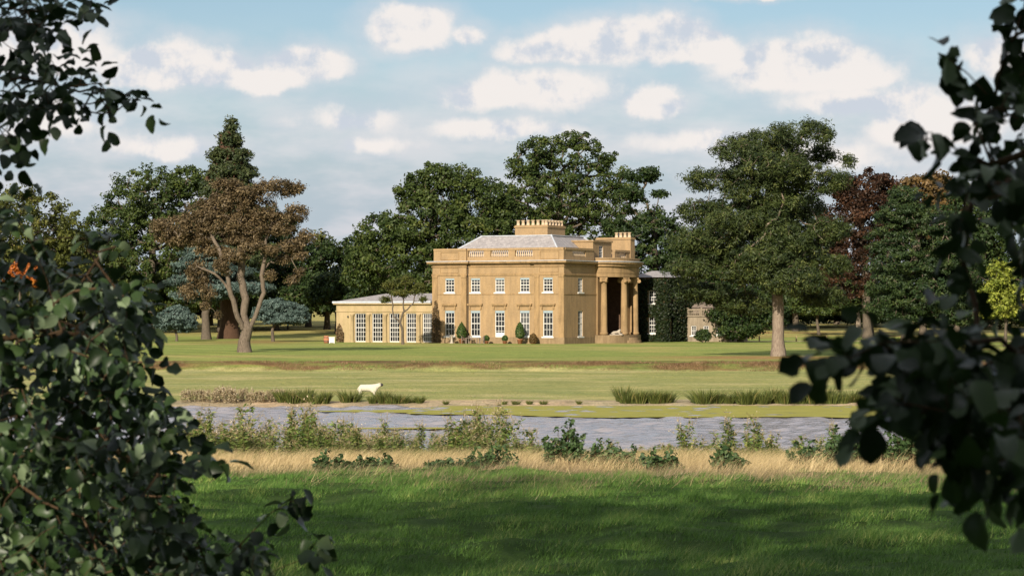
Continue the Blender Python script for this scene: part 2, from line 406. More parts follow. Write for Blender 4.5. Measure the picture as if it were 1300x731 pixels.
def build_ground():
    ys = np.concatenate([np.array([-800, -400, -200, -100, -60, -30]), np.arange(-10, 22, 2.0), np.arange(22, 62, .45), np.arange(62, 102, .8), np.arange(102, 146, 5), np.arange(146, 157, .3), np.arange(157, 211, 1.2),
                         np.arange(211, 219.5, .22), np.arange(219.5, 345, 1.6), np.arange(345, 440, 2.6), np.arange(440, 620, 10), np.array([650, 700, 800, 900, 1000, 1200, 1500, 2000, 3000, 5000, 8000])])
    xin = np.arange(-84, 84.1, .8); xo = np.array([90, 100, 120, 150, 200, 300, 450, 700, 1100, 2000, 4000, 8000])
    xs = np.concatenate([-xo[::-1], xin, xo])
    X, Y = np.meshgrid(xs, ys); x = X.ravel(); y = Y.ravel(); z = ground_z(x, y)
    nx, ny = len(xs), len(ys)
    i = (np.arange(ny-1)[:, None]*nx+np.arange(nx-1)[None]).ravel()
    Fq = np.stack([i, i+1, i+nx+1, i+nx], 1)
    t = NT('ground_cover').set(.95, .08)
    a = t.new('ShaderNodeAttribute', attribute_name='zone'); n1 = t.noise(1.7, 8, .72); n2 = t.noise(6, 6, .75, stretch=(1, .35, 1)); n3 = t.noise(.16, 4, .6)
    c = t.mix(1.0, a.outputs[0], t.ramp(n1, [(.25, (.62, .66, .55)), (.5, (1, 1, 1)), (.75, (1.32, 1.2, 1.1))]), 'MULTIPLY')
    c = t.mix(1.0, c, t.ramp(n2, [(.3, (.68, .74, .62)), (.55, (1, 1, 1)), (.75, (1.28, 1.18, 1.08))]), 'MULTIPLY')
    c = t.mix(1.0, c, t.ramp(n3, [(.3, (.85, .92, .85)), (.7, (1.12, 1.05, .98))]), 'MULTIPLY')
    t.color(c); t.bump(n2, .9, .12)
    me = mesh_np('ground', np.stack([x, y, z], 1), Fq, t.mat, {'zone': zone_color(x, y)}, smooth=True)
    o = link('ground', me); o['kind'] = 'structure'; o['label'] = 'grassy park ground with pond hollow, sunken bank and lawn'
build_ground()

# water
t = NT('pond_water').set(.12, .5); t.b.inputs['Base Color'].default_value = (.27, .25, .265, 1); t.b.inputs['IOR'].default_value = 1.33
w1 = t.noise(3.5, 3, .6, stretch=(.6, 1.2, 1)); w2 = t.noise(.09, 3, .5)
bm = t.bump(w1, .6, .12)
M['water'] = t.mat
ys = np.arange(84, 158, .21); xs = np.concatenate([[-110, -80, -60, -45, -36], np.arange(-32, 32.1, .26), [36, 45, 60, 80, 110]]); X, Y = np.meshgrid(xs, ys); nx_ = len(xs)
WZ = np.zeros_like(X); wr = np.random.default_rng(4)
for k in range(26):
    lam = wr.uniform(.7, 2.4); an = wr.normal(R(75), R(38)); ph = wr.uniform(0, 6.3); kk = 2*math.pi/lam
    WZ += np.sin(kk*(X*math.cos(an)+Y*math.sin(an))+ph+1.5*vnoise(X/6, Y/6, 70+k, 1))*lam*.0072
WZ *= (.55+.9*vnoise(X/9, Y/6, 99, 3)); WZ[:, :5] = 0; WZ[:, -5:] = 0
i = (np.arange(len(ys)-1)[:, None]*nx_+np.arange(nx_-1)[None]).ravel()
wo = link('water', mesh_np('water', np.stack([X.ravel(), Y.ravel(), WZ.ravel()-.06], 1), np.stack([i, i+1, i+nx_+1, i+nx_], 1), M['water'], smooth=True))
wo['kind'] = 'structure'; wo['label'] = 'wind-rippled grey pond water'

# floating algae
t = NT('algae').set(.85, .15)
na = t.noise(.9, 6, .7, stretch=(.4, 1, 1)); t.color(t.ramp(na, [(.25, (.12, .125, .05)), (.42, (.25, .24, .05)), (.62, (.31, .285, .06)), (.74, (.32, .32, .24))])); t.bump(t.noise(5, 4), .4, .03); M['algae'] = t.mat
def algae(pts, seed, label, z=.012):
    # an irregular floating mat: outline in plan (x, y), roughened
    rr = np.random.default_rng(seed); pts = np.array(pts, float); out = []
    n = len(pts)
    for k in range(n):
        a, b = pts[k], pts[(k+1) % n]; L = np.linalg.norm(b-a); m = max(2, int(L/.35))
        for q in range(m):
            p = a+(b-a)*q/m; out.append(p)
    out = np.array(out); ph = np.arange(len(out))
    out[:, 1] += (vnoise(out[:, 0]/1.6+seed*7, out[:, 1]/3, seed, 3)-.5)*2.6; out[:, 0] += (vnoise(out[:, 0]/2+seed*3, out[:, 1]/2, seed+9, 3)-.5)*2.0
    m_ = MB(); m_.prism([tuple(p) for p in out], z-.01, z)
    tag(m_.build('algae_mat', M['algae']), label, 'algae', 'floating algae mats', 'stuff')
def fx(px, d): return (px-650)/F*d
algae([(fx(390,143.5), 143.8), (fx(640,137.5), 138.2), (fx(760,135), 135.0), (fx(900,136), 135.6), (fx(1080,134), 135.2), (fx(1340,136), 136), (fx(1340,150), 153), (fx(800,152), 153.5), (fx(560,152), 152.8), (fx(540,147), 147), (fx(450,145), 145.3)], 3, 'long yellow green algae mat along the far stony shore')
algae([(fx(740,92), 91), (fx(760,98), 99.5), (fx(820,99), 100.4), (fx(900,98), 98.3), (fx(910,92), 91)], 5, 'yellow green algae filling the near inlet among the weeds', .016)
algae([(fx(1050,96), 93), (fx(1060,99), 99), (fx(1200,99), 99.2), (fx(1300,97), 97), (fx(1300,93), 92)], 6, 'thin strip of algae at the near shore beside the dark leaves', .02)
algae([(fx(430,121), 121.2), (fx(560,122), 121.6), (fx(565,122.4), 122.6), (fx(440,122), 122.5)], 7, 'narrow floating algae streak behind the seeding weeds', .024)

# ------------------------------------------------------------------ tree maker
def tubes(nodes, parent, rad, n=6):
    nodes = np.asarray(nodes); idx = np.where(np.asarray(parent) >= 0)[0]; p = np.asarray(parent)[idx]
    A, B = nodes[p], nodes[idx]; d = unit(B-A)
    ref = np.where(np.abs(d[:, 2:3]) > .9, np.array([[1., 0, 0]]), np.array([[0, 0, 1.]])); u = unit(np.cross(d, ref)); v = np.cross(d, u)
    ang = np.arange(n)*2*math.pi/n; ring = u[:, None]*np.cos(ang)[None, :, None]+v[:, None]*np.sin(ang)[None, :, None]
    rp, rc = np.asarray(rad)[p], np.asarray(rad)[idx]; rp = np.minimum(rp, rc*1.9)
    V = np.concatenate([A[:, None]+ring*rp[:, None, None], (B+d*(rc*.3)[:, None])[:, None]+ring*rc[:, None, None]], 1)
    E = len(idx); k = np.arange(n); base = (np.arange(E)*2*n)[:, None]
    Fq = np.stack([base+k, base+(k+1) % n, base+n+(k+1) % n, base+n+k], -1).reshape(-1, 4)
    return V.reshape(-1, 3), Fq

def grow(rng, guides, targets, step=1.4, jit=.12, rise=.5):
    nodes = []; par = []
    for g in guides:
        g = [np.array(p, float) for p in g]
        if not nodes: nodes.append(g[0]); par.append(-1); last = 0
        else:
            D = np.linalg.norm(np.array(nodes)-g[0], axis=1); last = int(np.argmin(D))
        for a, b in zip(g[:-1], g[1:]):
            m = max(1, int(np.ceil(np.linalg.norm(b-a)/step)))
            for q in range(1, m+1):
                nodes.append(a+(b-a)*q/m+rng.normal(0, jit*.4, 3)*(q < m)); par.append(last); last = len(nodes)-1
    ends = []; tg = np.asarray(targets)
    cap_ = len(nodes)+sum(1 for _ in tg)*14+10
    A = np.zeros((cap_, 3)); c_ = len(nodes); A[:c_] = np.array(nodes); root = A[0].copy(); hz = root[2]+1.5
    order = np.argsort(np.linalg.norm(tg-np.array(guides[0][-1], float), axis=1)) if len(tg) else []
    for k in order:
        tgt = tg[k]; df = tgt-A[:c_]; dist = np.sqrt((df*df).sum(1)); hor = np.sqrt((df[:, :2]**2).sum(1))
        cost = dist+rise*np.maximum(0, -df[:, 2]+.25*hor)*2+np.where(A[:c_, 2] < hz, 4, 0)
        j = int(np.argmin(cost)); a = A[j].copy(); m = min(13, max(1, int(np.ceil(dist[j]/step)))); last = j
        perp = rng.normal(0, 1, 3)*dist[j]*jit
        for q in range(1, m+1):
            f = q/m; A[c_] = a+(tgt-a)*f+perp*math.sin(f*math.pi)+np.array([0, 0, -.05*dist[j]*math.sin(f*math.pi)])
            par.append(last); last = c_; c_ += 1
        ends.append(last)
    return A[:c_].copy(), np.array(par), ends

def radii(par, n, tip, trunk_r, power=.5):
    w = np.full(n, .02); ch = np.zeros(n, bool)
    for i in range(n-1, -1, -1):
        if not ch[i]: w[i] += 1
        if par[i] >= 0: w[par[i]] += w[i]; ch[par[i]] = True
    r = tip*w**power
    if trunk_r > r[0]: return tip+(r-tip)*(trunk_r-tip)/(r[0]-tip)
    return np.maximum(r*trunk_r/r[0], tip*.6)

def leaves(rng, cen, rad, n, L, W, flat=.7, up=.5, out=None, aim=None, aimw=0., core=2.2):
    """diamond leaf faces scattered through clumps; returns verts, quads, tone"""
    cen = np.repeat(np.asarray(cen), n, 0); rr = np.repeat(np.asarray(rad), n); N = len(cen)
    o = unit(rng.normal(0, 1, (N, 3)))*(rng.random(N)**(1/core))[:, None]; o[:, 2] *= flat
    c = cen+o*rr[:, None]
    nr = rng.normal(0, 1, (N, 3)); nr[:, 2] = nr[:, 2]+up; nr = nr+o*1.7
    if out is not None: nr = nr+.6*unit(c-np.asarray(out))
    nr = unit(nr)
    ax = rng.normal(0, 1, (N, 3))
    if aim is not None: ax = ax*(1-aimw)+unit(c-np.asarray(aim)+np.array([0, 0, 0.]))*aimw*2+np.array([0, 0, .3])*aimw
    ax = unit(ax-nr*np.sum(ax*nr, 1, keepdims=True)); b = np.cross(nr, ax)
    s = (.65+.7*rng.random(N))[:, None]; l = ax*L*s*.5; w = b*W*s*.5
    V = np.stack([c-l, c+w-l*.15, c+l, c-w-l*.15], 1).reshape(-1, 3)
    Fq = np.arange(N*4).reshape(-1, 4)
    tone = np.repeat(np.repeat(rng.random(N//n), n), 4)
    return V, Fq, tone

def lobes_to_clumps(rng, lobes, d, density, cr, depth=1.0, inner=.15):
    cen = []; rad = []; L3 = []
    for lb in lobes:
        px, row, rx, ry = lb[:4]; dd = lb[4] if len(lb) > 4 else 0
        c = np.array(P(px, row, d)); c[1] += dd; a = rx/F*d; b = ry/F*d
        L3.append((c, np.array([a, min(a*depth, a*1.5), b])))
    for k, (c, ax) in enumerate(L3):
        axx = np.maximum(ax-cr*.75, cr*.12)
        area = 4*math.pi*((ax[0]*ax[1])**1.6/3+(ax[0]*ax[2])**1.6/3+(ax[1]*ax[2])**1.6/3)**(1/1.6)
        n = max(2, int(density*area/(cr*cr)))
        u = unit(rng.normal(0, 1, (n, 3))); f = np.where(rng.random(n) < inner, .25+.5*rng.random(n), .80+.38*rng.random(n)**2)
        p = c+u*axx*f[:, None]
        keep = np.ones(n, bool)
        for j, (c2, a2) in enumerate(L3):
            if j != k: keep &= ~((np.sum(((p-c2)/np.maximum(a2-cr*.5, .2))**2, 1) < .45) & (rng.random(n) < .75))
        p = p[keep]; cen.append(p); rad.append(cr*(.5+.75*rng.random(len(p))))
    return np.concatenate(cen), np.concatenate(rad)

def tree(name, label, d, base_px, lobes, leaf='oak', bark='bark', cr=1.25, density=.55, n=70, L=.42, W=.26, flat=.7, trunk_r=.5, tip=.03, seed=1, guides=None,
         depth=1.0, up=.5, group=None, base_z=None, top=None, inner=.18, step=1.4, aim=False, cat='tree', rise=.5, inner_leaf=None, power=.5):
    rng = np.random.default_rng(seed)
    bx = fx(base_px, d); bz = gz(bx, d) if base_z is None else base_z
    root = thing(name, label, cat, (bx, d, bz), 0, group)
    off = np.array([bx, d, bz])
    cen, rad = lobes_to_clumps(rng, lobes, d, density, cr, depth, inner)
    ok = cen[:, 2] > bz+.25; cen, rad = cen[ok], rad[ok]
    mid = cen.mean(0)
    if guides is None:
        hi = max(P(l[0], l[1]-l[3], d)[2] for l in lobes); lo = min(P(l[0], l[1]+l[3], d)[2] for l in lobes)
        tz = bz+(hi-bz)*.72 if top is None else bz+(hi-bz)*top
        g = [(bx, d, bz-.3), (bx+rng.normal(0, .15), d, bz+(tz-bz)*.35), (mid[0]*.6+bx*.4, d, bz+(tz-bz)*.7), (mid[0], mid[1], tz)]
        guides3 = [g]
    else:
        guides3 = [[(lambda q: (q[0], q[1]+(p[2] if len(p) > 2 else 0), q[2]))(P(p[0], p[1], d)) for p in g] for g in guides]
        guides3[0][0] = (guides3[0][0][0], d, bz-.3)
    nodes, par, ends = grow(rng, guides3, cen[::2] if len(cen) > 160 else cen, step, rise=rise)
    r = radii(par, len(nodes), tip, trunk_r, power)
    # root flare
    zz = nodes[:, 2]-bz; r = r*(1+.55*np.exp(-np.maximum(zz, 0)/.7)*(np.hypot(nodes[:, 0]-bx, nodes[:, 1]-d) < trunk_r*2.5))
    V, Fq = tubes(nodes-off, par, r, 8 if trunk_r > .4 else 6)
    link('trunk', mesh_np('trunk', V, Fq, M[bark], smooth=True), root)
    V, Fq, tone = leaves(rng, cen, rad, n, L, W, flat, up, mid, nodes[par[np.array(ends)]].mean(0) if aim else None, .6 if aim else 0)
    cw = link('crown', mesh_np('crown', V-off, Fq, M[leaf], {'tone': tone}), root); cw['kind'] = 'stuff'
    return root

# ------------------------------------------------------------------ the mansion
TH = R(28); HD = 325.0; HX = fx(716, HD); HZ = EYE-36.6/F*HD
def loc2px(xl, yl):
    X = HX+xl*math.cos(TH)+yl*math.sin(TH); d = HD-xl*math.sin(TH)+yl*math.cos(TH); return 650+F*X/d, d
def front_x(px, yl=0.0):
    lo, hi = -60.0, 40.0
    for _ in range(50):
        m_ = (lo+hi)/2
        if loc2px(m_, yl)[0] < px: lo = m_
        else: hi = m_
    return lo
def side_y(px, xl=0.0):
    lo, hi = -5.0, 80.0
    for _ in range(50):
        m_ = (lo+hi)/2
        if loc2px(xl, m_)[0] < px: lo = m_
        else: hi = m_
    return lo
def zrow(row, d=HD): return EYE-(row-400)/F*d-HZ

def facade(mb, s0, s1, z0, z1, openings, place, depth=.22):
    """wall face from s0..s1, z0..z1 with openings (a, b, c, e) cut out and reveals; place(s, inward, z) -> xyz"""
    S = sorted({s0, s1, *[o[0] for o in openings], *[o[1] for o in openings]}); Z = sorted({z0, z1, *[o[2] for o in openings], *[o[3] for o in openings]})
    for a, b in zip(S[:-1], S[1:]):
        for c, e in zip(Z[:-1], Z[1:]):
            ms, mz = (a+b)/2, (c+e)/2
            if any(o[0] < ms < o[1] and o[2] < mz < o[3] for o in openings): continue
            mb.quad(place(a, 0, c), place(b, 0, c), place(b, 0, e), place(a, 0, e))
    for a, b, c, e in openings:
        mb.quad(place(a, 0, c), place(a, depth, c), place(a, depth, e), place(a, 0, e))
        mb.quad(place(b, 0, c), place(b, 0, e), place(b, depth, e), place(b, depth, c))
        mb.quad(place(a, 0, c), place(b, 0, c), place(b, depth, c), place(a, depth, c))
        mb.quad(place(a, 0, e), place(a, depth, e), place(b, depth, e), place(b, 0, e))

_wcache = {}
def window_meshes(w, h, cols, rows, blind, sill, bar=.045, fr=.09):
    key = (round(w, 3), round(h, 3), cols, rows, blind, sill, bar)
    if key in _wcache: return _wcache[key]
    f = MB()
    f.box(-w/2, -w/2+fr, .07, .15, 0, h); f.box(w/2-fr, w/2, .07, .15, 0, h)
    f.box(-w/2+fr, w/2-fr, .07, .15, 0, fr*1.3); f.box(-w/2+fr, w/2-fr, .07, .15, h-fr, h)
    b = MB(); mz = h/2
    b.box(-w/2+fr, w/2-fr, .075, .135, mz-.045, mz+.045)
    for k in range(1, cols):
        x = -w/2+fr+(w-2*fr)*k/cols; b.box(x-bar/2, x+bar/2, .085, .125, fr*1.3, mz-.045); b.box(x-bar/2, x+bar/2, .085, .125, mz+.045, h-fr)
    for k in range(1, rows):
        if k*2 == rows: continue
        z = fr*1.3+(h-fr*2.3)*k/rows
        b.box(-w/2+fr, w/2-fr, .088, .122, z-bar/2, z+bar/2)
    g = MB(); g.box(-w/2+.02, w/2-.02, .13, .2, .02, h-.02)
    s = MB(); s.box(-w/2-.16, w/2+.16, -.14, .08, -.17, -.002)
    bl = MB(); bl.box(-w/2+.012, w/2-.012, .02, .066, h-blind, h-.006)
    r = (f.mesh('window_frame', M['white']), b.mesh('glazing_bars', M['white']), g.mesh('pane', M['glass']), s.mesh('sill', M['white']) if sill else None, bl.mesh('blind', M['blind']) if blind else None)
    _wcache[key] = r; return r
def window(parent, loc, rz, w, h, cols=3, rows=4, blind=0., sill=True, bar=.045):
    f, b, g, s, bl = window_meshes(w, h, cols, rows, blind, sill, bar)
    o = link('window', f, parent, loc, (0, 0, rz)); link('glazing_bars', b, o); link('pane', g, o)
    if s: link('sill', s, o)
    if bl: link('blind', bl, o)
    return o

FW = -front_x(549)             # front width
SD = 21.0                      # side depth
ZC0, ZC1, ZP = 10.05, 10.5, 12.1
wx = [front_x(p) for p in (571, 602, 633, 664.6, 695.6)]
pavL = front_x(592); pavR = front_x(678)
mansion = thing('mansion', 'two-storey ochre brick classical mansion with slate roof and columned side portico', 'house', (HX, HD, HZ), -TH)
GW, GZ0, GZ1 = 1.38, .92, 4.18; UW, UZ0, UZ1 = 1.34, 6.5, 8.32
def openings(xs): return [(x-GW/2, x+GW/2, GZ0 if i != 2 else .25, GZ1) for i, x in xs]+[(x-UW/2, x+UW/2, UZ0, UZ1) for i, x in xs]
PJ = .32
wall = MB()
pf = lambda y: (lambda s, i, z: (s, y+i, z))
en = list(enumerate(wx))
facade(wall, -FW, pavL, -.4, ZC0, openings(en[:1]), pf(0)); facade(wall, pavL, pavR, -.4, ZC0, openings(en[1:4]), pf(PJ)); facade(wall, pavR, 0, -.4, ZC0, openings(en[4:]), pf(0))
wall.quad((pavL, 0, -.4), (pavL, PJ, -.4), (pavL, PJ, ZC0), (pavL, 0, ZC0)); wall.quad((pavR, PJ, -.4), (pavR, 0, -.4), (pavR, 0, ZC0), (pavR, PJ, ZC0))
sy = side_y(737); PY0, PY1 = 9.3, 18.7
ps = lambda s, i, z: (-i, s, z)
facade(wall, 0, PY0, -.4, ZC0, [(sy-GW/2, sy+GW/2, GZ0, GZ1), (sy-UW/2, sy+UW/2, UZ0, UZ1)], ps)
facade(wall, PY1, SD, -.4, ZC0, [], ps)
# recess behind the columns
RX = -4.2
wall.quad((0, PY0, -.4), (RX, PY0, -.4), (RX, PY0, ZC0), (0, PY0, ZC0)); 
rec = MB(); rec.quad((RX, PY0, -.4), (RX, PY1, -.4), (RX, PY1, ZC0), (RX, PY0, ZC0)); rec.quad((RX, PY1, -.4), (-.003, PY1, -.4), (-.003, PY1, ZC0), (RX, PY1, ZC0)); rec.build('porch_wall', M['porch_shade'], mansion)  # back wall and end reveal coloured dark in place of shade
wall.quad((0, PY0, 8.6), (RX, PY0, 8.6), (RX, PY1, 8.6), (0, PY1, 8.6))
wall.quad((0, SD, -.4), (-FW, SD, -.4), (-FW, SD, ZC0), (0, SD, ZC0)); wall.quad((-FW, SD, -.4), (-FW, 0, -.4), (-FW, 0, ZC0), (-FW, SD, ZC0))
wall.build('wall', M['wall'], mansion)
for i, x in en:
    y = 0 if i in (0, 4) else PJ
    if i == 2:
        wdo = window(mansion, (x, y+.02, .25), 0, GW, GZ1-.25, 3, 6, .3, False)
        dd = MB(); dd.box(-GW/2+.1, GW/2-.1, .05, .068, .14, 1.15); dd.build('door_panel', M['white'], wdo)
    else: window(mansion, (x, y+.02, GZ0), 0, GW, GZ1-GZ0, 3, 4, .3)
    window(mansion, (x, y+.02, UZ0), 0, UW, UZ1-UZ0, 3, 4, .24)
    hd = MB(); hd.box(x-1.08, x+1.08, y-.30, y-.003, 4.86, 5.06); hd.box(x-.98, x+.98, y-.2, y-.004, 4.76, 4.859); hd.box(x-.9, x-.7, y-.15, y-.004, 4.35, 4.759); hd.box(x+.7, x+.9, y-.15, y-.004, 4.35, 4.759)
    hd.build('window_hood', M['stone'], mansion)
window(mansion, (-.02, sy, GZ0), R(90), GW, GZ1-GZ0, 3, 4, .0); window(mansion, (-.02, sy, UZ0), R(90), UW, UZ1-UZ0, 3, 4, .0)
# shallow course strips and plinth, kept 2 mm and more proud of the walls
def ring_strip(name, z0, z1, p, mat, skip_portico=True):
    o = MB().box(-FW-p, pavL+p, -p, 0-.002, z0, z1).box(pavL+p, pavR-p, PJ-p, PJ-.002, z0, z1).box(pavR-p, p, -p, -.002, z0, z1).box(.002, p, 0, PY0, z0, z1).build(name, mat, mansion)
    MB().box(.002, p, PY1, SD, z0, z1).build(name, mat, mansion)
ring_strip('plinth', -.4, .82, .09, M['plinth']); ring_strip('string_course', 6.2, 6.33, .05, M['stone']); ring_strip('architrave', 8.62, 8.86, .09, M['stone'])
ring_strip('frieze_mould', 9.72, 9.84, .12, M['stone'])
for a, b in ((-FW, -FW+.75), (pavL-.75, pavL), (pavR, pavR+.75), (-.75, 0)):
    m_ = MB(); m_.box(a+.01, b-.01, -.07, -.003, .822, 8.35); m_.box(a-.0, b+.0, -.13, -.004, 8.352, 8.618); m_.build('pilaster', M['stone'], mansion)
# sunk panels above the pavilion windows
for c in ((-FW+pavL)/2, pavR/2):
    m_ = MB(); w_ = 1.35
    for q in ((c-w_, c+w_, 9.56, 9.62), (c-w_, c+w_, 8.98, 9.04)): m_.box(q[0], q[1], -.05, -.003, q[2], q[3])
    m_.box(c-w_, c-w_+.06, -.05, -.003, 9.041, 9.559); m_.box(c+w_-.06, c+w_, -.05, -.003, 9.041, 9.559); m_.build('frieze_panel', M['stone'], mansion)
# cornice with lead top
def cornice(name, z0, z1, p, mat):
    m_ = MB(); m_.prism([(-FW-p, -p), (pavL+p, -p), (pavL+p, PJ-p), (pavR-p, PJ-p), (pavR-p, -p), (p, -p), (p, SD+p), (-FW-p, SD+p)], z0, z1); m_.build(name, mat, mansion)
cornice('cornice', ZC0, ZC0+.14, .28, M['stone']); cornice('cornice', ZC0+.142, ZC1-.08, .55, M['stone']); cornice('lead_flashing', ZC1-.078, ZC1, .60, M['lead'])
# parapet
PT = .42
def parapet_run(name, place, s0, s1, opens):
    m_ = MB()
    def bx(a, b, i0, i1, z0, z1):
        c = [place(a, i0, 0), place(b, i0, 0), place(b, i1, 0), place(a, i1, 0)]; m_.prism([(q[0], q[1]) for q in c], z0, z1)
    bx(s0, s1, 0, PT, ZC1+.002, 11.02); bx(s0, s1, -.06, PT+.06, 11.82, ZP)
    cur = s0
    for a, b in opens+[(s1, s1)]:
        if a > cur: bx(cur, a, .02, PT-.02, 11.022, 11.818)
        cur = b
    o = m_.build(name, M['wall'], mansion)
    for a, b in opens:
        bm_ = MB(); k = max(4, int((b-a)/.27))
        for q in range(k):
            s_ = a+(b-a)*(q+.5)/k; c = place(s_, PT/2, 0)
            bm_.lathe([(.06, 11.02), (.1, 11.12), (.11, 11.28), (.055, 11.5), (.05, 11.62), (.1, 11.72), (.1, 11.82)], 6, (c[0], c[1], 0))
        bo = bm_.build('balusters', M['potstone'], o); bo['kind'] = 'stuff'
    return o
fo = [(front_x(a, PJ), front_x(b, PJ)) for a, b in ((593.5, 614), (622, 645), (653, 676))]
parapet_run('parapet', lambda s, i, z: (s, i+.12, z), -FW+.12, pavL-.1, []); parapet_run('parapet', lambda s, i, z: (s, i+PJ+.12, z), pavL-.098, pavR+.098, fo); parapet_run('parapet', lambda s, i, z: (s, i+.12, z), pavR+.1, -.12, [])
parapet_run('parapet', lambda s, i, z: (-i-.12, s, z), .12+PT+.07, PY0-.5, [(side_y(728), side_y(745))])
parapet_run('parapet', lambda s, i, z: (-i-.12, s, z), 14.9, SD, [(16.4, 18.4)])
for c in (((-FW+pavL)/2-1.35, (-FW+pavL)/2+1.35), (pavR/2-1.35, pavR/2+1.35)):
    m_ = MB(); y0 = .12-.05
    m_.box(c[0], c[1], y0, .118, 10.66, 10.74); m_.box(c[0], c[1], y0, .118, 11.6, 11.68); m_.box(c[0], c[0]+.08, y0, .118, 10.741, 11.599); m_.box(c[1]-.08, c[1], y0, .118, 10.741, 11.599); m_.build('parapet_panel', M['stone'], mansion)
# slate roof, flat leaded top
roof = MB(); roof.hull([(-FW+.9, 1.1), (-1.0, 1.1), (-1.0, 17.5), (-FW+.9, 17.5)], [(-14.2, 4.7), (-4.2, 4.7), (-4.2, 13.5), (-14.2, 13.5)], 11.0, 13.75)
ro = roof.build('roof', M['slate'], mansion)
m_ = MB(); m_.box(-14.4, -4.0, 4.55, 13.6, 13.72, 13.84)
for a, b in (((-1.0, 1.1, 11.05), (-4.2, 4.7, 13.8)), ((-FW+.9, 1.1, 11.05), (-14.2, 4.7, 13.8)), ((-1.0, 17.5, 11.05), (-4.2, 13.5, 13.8))): m_.tube(a, b, .11, .11, 6)
m_.build('lead_ridge', M['lead'], ro)
gut = MB(); gut.box(-FW+.6, -.6, .6, SD-.3, 10.502, 10.9); gut.build('lead_gutter', M['lead'], ro)
def chimney(x0, x1, y0, y1, z0, z1, pots, label):
    m_ = MB(); m_.box(x0, x1, y0, y1, z0, z1-.3); m_.box(x0-.1, x1+.1, y0-.1, y1+.1, z1-.298, z1-.12); m_.box(x0-.02, x1+.02, y0-.02, y1+.02, z1-.118, z1)
    o = m_.build('chimney', M['wall'], mansion); o['label'] = label
    pm = MB().lathe([(.2, 0), (.2, .08), (.16, .12), (.15, .62), (.2, .66), (.2, .76), (.12, .76)], 10).mesh('chimney_pot', M['potstone'], True)
    for (a, b) in pots: link('chimney_pot', pm, o, (a, b, z1), scale=(1.3, 1.3, .86))
cx = front_x(695, 6.0)
chimney(cx-4.7, cx, 6.0, 11.0, 13.4, 15.15, [(cx-4.4+.72*k, 6.35) for k in range(6)]+[(cx-.35, 6.35+.86*k+.4*0) for k in range(0, 6)], 'wide ochre chimney stack with a row of pale pots')
chimney(-5.0, 0.0, 19.4, 20.7, 10.5, 13.85, [(-2.35+.62*k, 20.05) for k in range(4)], 'ochre chimney stack with four pots above the portico')
# attic block over the portico with a small sash window
att = MB(); facade(att, 9.1, 14.6, 10.5, 13.0, [(10.9, 12.1, 10.95, 12.55)], lambda s, i, z: (-.45-i, s, z)); att.quad((-3.4, 9.1, 10.5), (-.45, 9.1, 10.5), (-.45, 9.1, 13.0), (-3.4, 9.1, 13.0))
att.quad((-.45, 14.6, 10.5), (-3.4, 14.6, 10.5), (-3.4, 14.6, 13.0), (-.45, 14.6, 13.0)); att.quad((-3.4, 14.6, 10.5), (-3.4, 9.1, 10.5), (-3.4, 9.1, 13.0), (-3.4, 14.6, 13.0)); att.box(-3.55, -.3, 8.95, 14.75, 13.002, 13.22)
ao = att.build('attic', M['wall'], mansion); ao['label'] = 'raised attic block with one small white window'
f_, b_, g_, s_, bl_ = window_meshes(1.2, 1.6, 2, 4, 0, True)
wo_ = link('window', f_, ao, (-.47, 11.5, 10.95), (0, 0, R(90))); 
for nm, me in (('glazing_bars', b_), ('pane', g_), ('sill', s_)):
    wm = link(nm, me, ao, (-.47, 11.5, 10.95), (0, 0, R(90)))
# portico: bowed entablature on ionic columns
BY, BA, BP = 14.2, 5.3, 2.9
def bow(p, a, n=28, t0=-90, t1=90): return [(p*math.cos(R(t0+(t1-t0)*k/n)), BY+a*math.sin(R(t0+(t1-t0)*k/n))) for k in range(n+1)]
port = MB(); inner = bow(BP-1.1, BA-1.0)[::-1]
def bowring(m_, p, a, z0, z1, solid=False):
    o_ = bow(p, a); m_.prism(([(.02, BY-a)]+o_[1:-1]+[(.02, BY+a)]) if solid else o_+inner, z0, z1)
bowring(port, BP-.15, BA-.15, 8.5, 9.0); bowring(port, BP-.1, BA-.1, 9.002, 9.85); 
po = port.build('portico_entablature', M['stone'], mansion)
m_ = MB(); bowring(m_, BP+.5, BA+.45, ZC0+.142+.02, ZC1-.06, True); bowring(m_, BP+.2, BA+.2, 9.852, ZC0+.16, True); m_.build('portico_cornice', M['stone'], mansion)
m_ = MB(); bowring(m_, BP+.58, BA+.53, ZC1-.058, ZC1+.03, True); m_.build('lead_flashing', M['lead'], mansion)
m_ = MB(); o_ = bow(BP-.05, BA-.05); i_ = bow(BP-.45, BA-.45)[::-1]; m_.prism(o_+i_, ZC1+.032, 10.82); o_ = bow(BP+.03, BA+.03); i_ = bow(BP-.53, BA-.53)[::-1]; m_.prism(o_+i_, 10.822, 10.95); m_.build('portico_parapet', M['wall'], mansion)
m_ = MB(); m_.prism([(.1, BY-BA-.3)]+bow(BP+.1, BA+.1)[1:-1]+[(.1, BY+BA+.3)], -.4, 1.05); m_.box(RX+.01, .098, PY0+.02, PY1-.02, -.4, 1.04)
so = m_.build('stylobate', M['plinth'], mansion)
m_ = MB()
for k, (p, z) in enumerate(((.55, .72), (.9, .38), (1.25, .04))): m_.prism([(.1, BY-2.2)]+[(q[0]+p, BY+(q[1]-BY)*.45) for q in bow(BP, BA)]+[(.1, BY+2.2)], -.4, z)
m_.build('portico_steps', M['plinth'], mansion)
colp = [(.52, 0), (.52, .12), (.56, .16), (.56, .26), (.47, .32), (.44, .42)]+[(.44-.075*(k/8)**1.6, .42+6.2*k/8) for k in range(9)]+[(.40, 6.68), (.40, 6.78)]
shaft = MB().lathe(colp, 20).mesh('column', M['stone'], True)
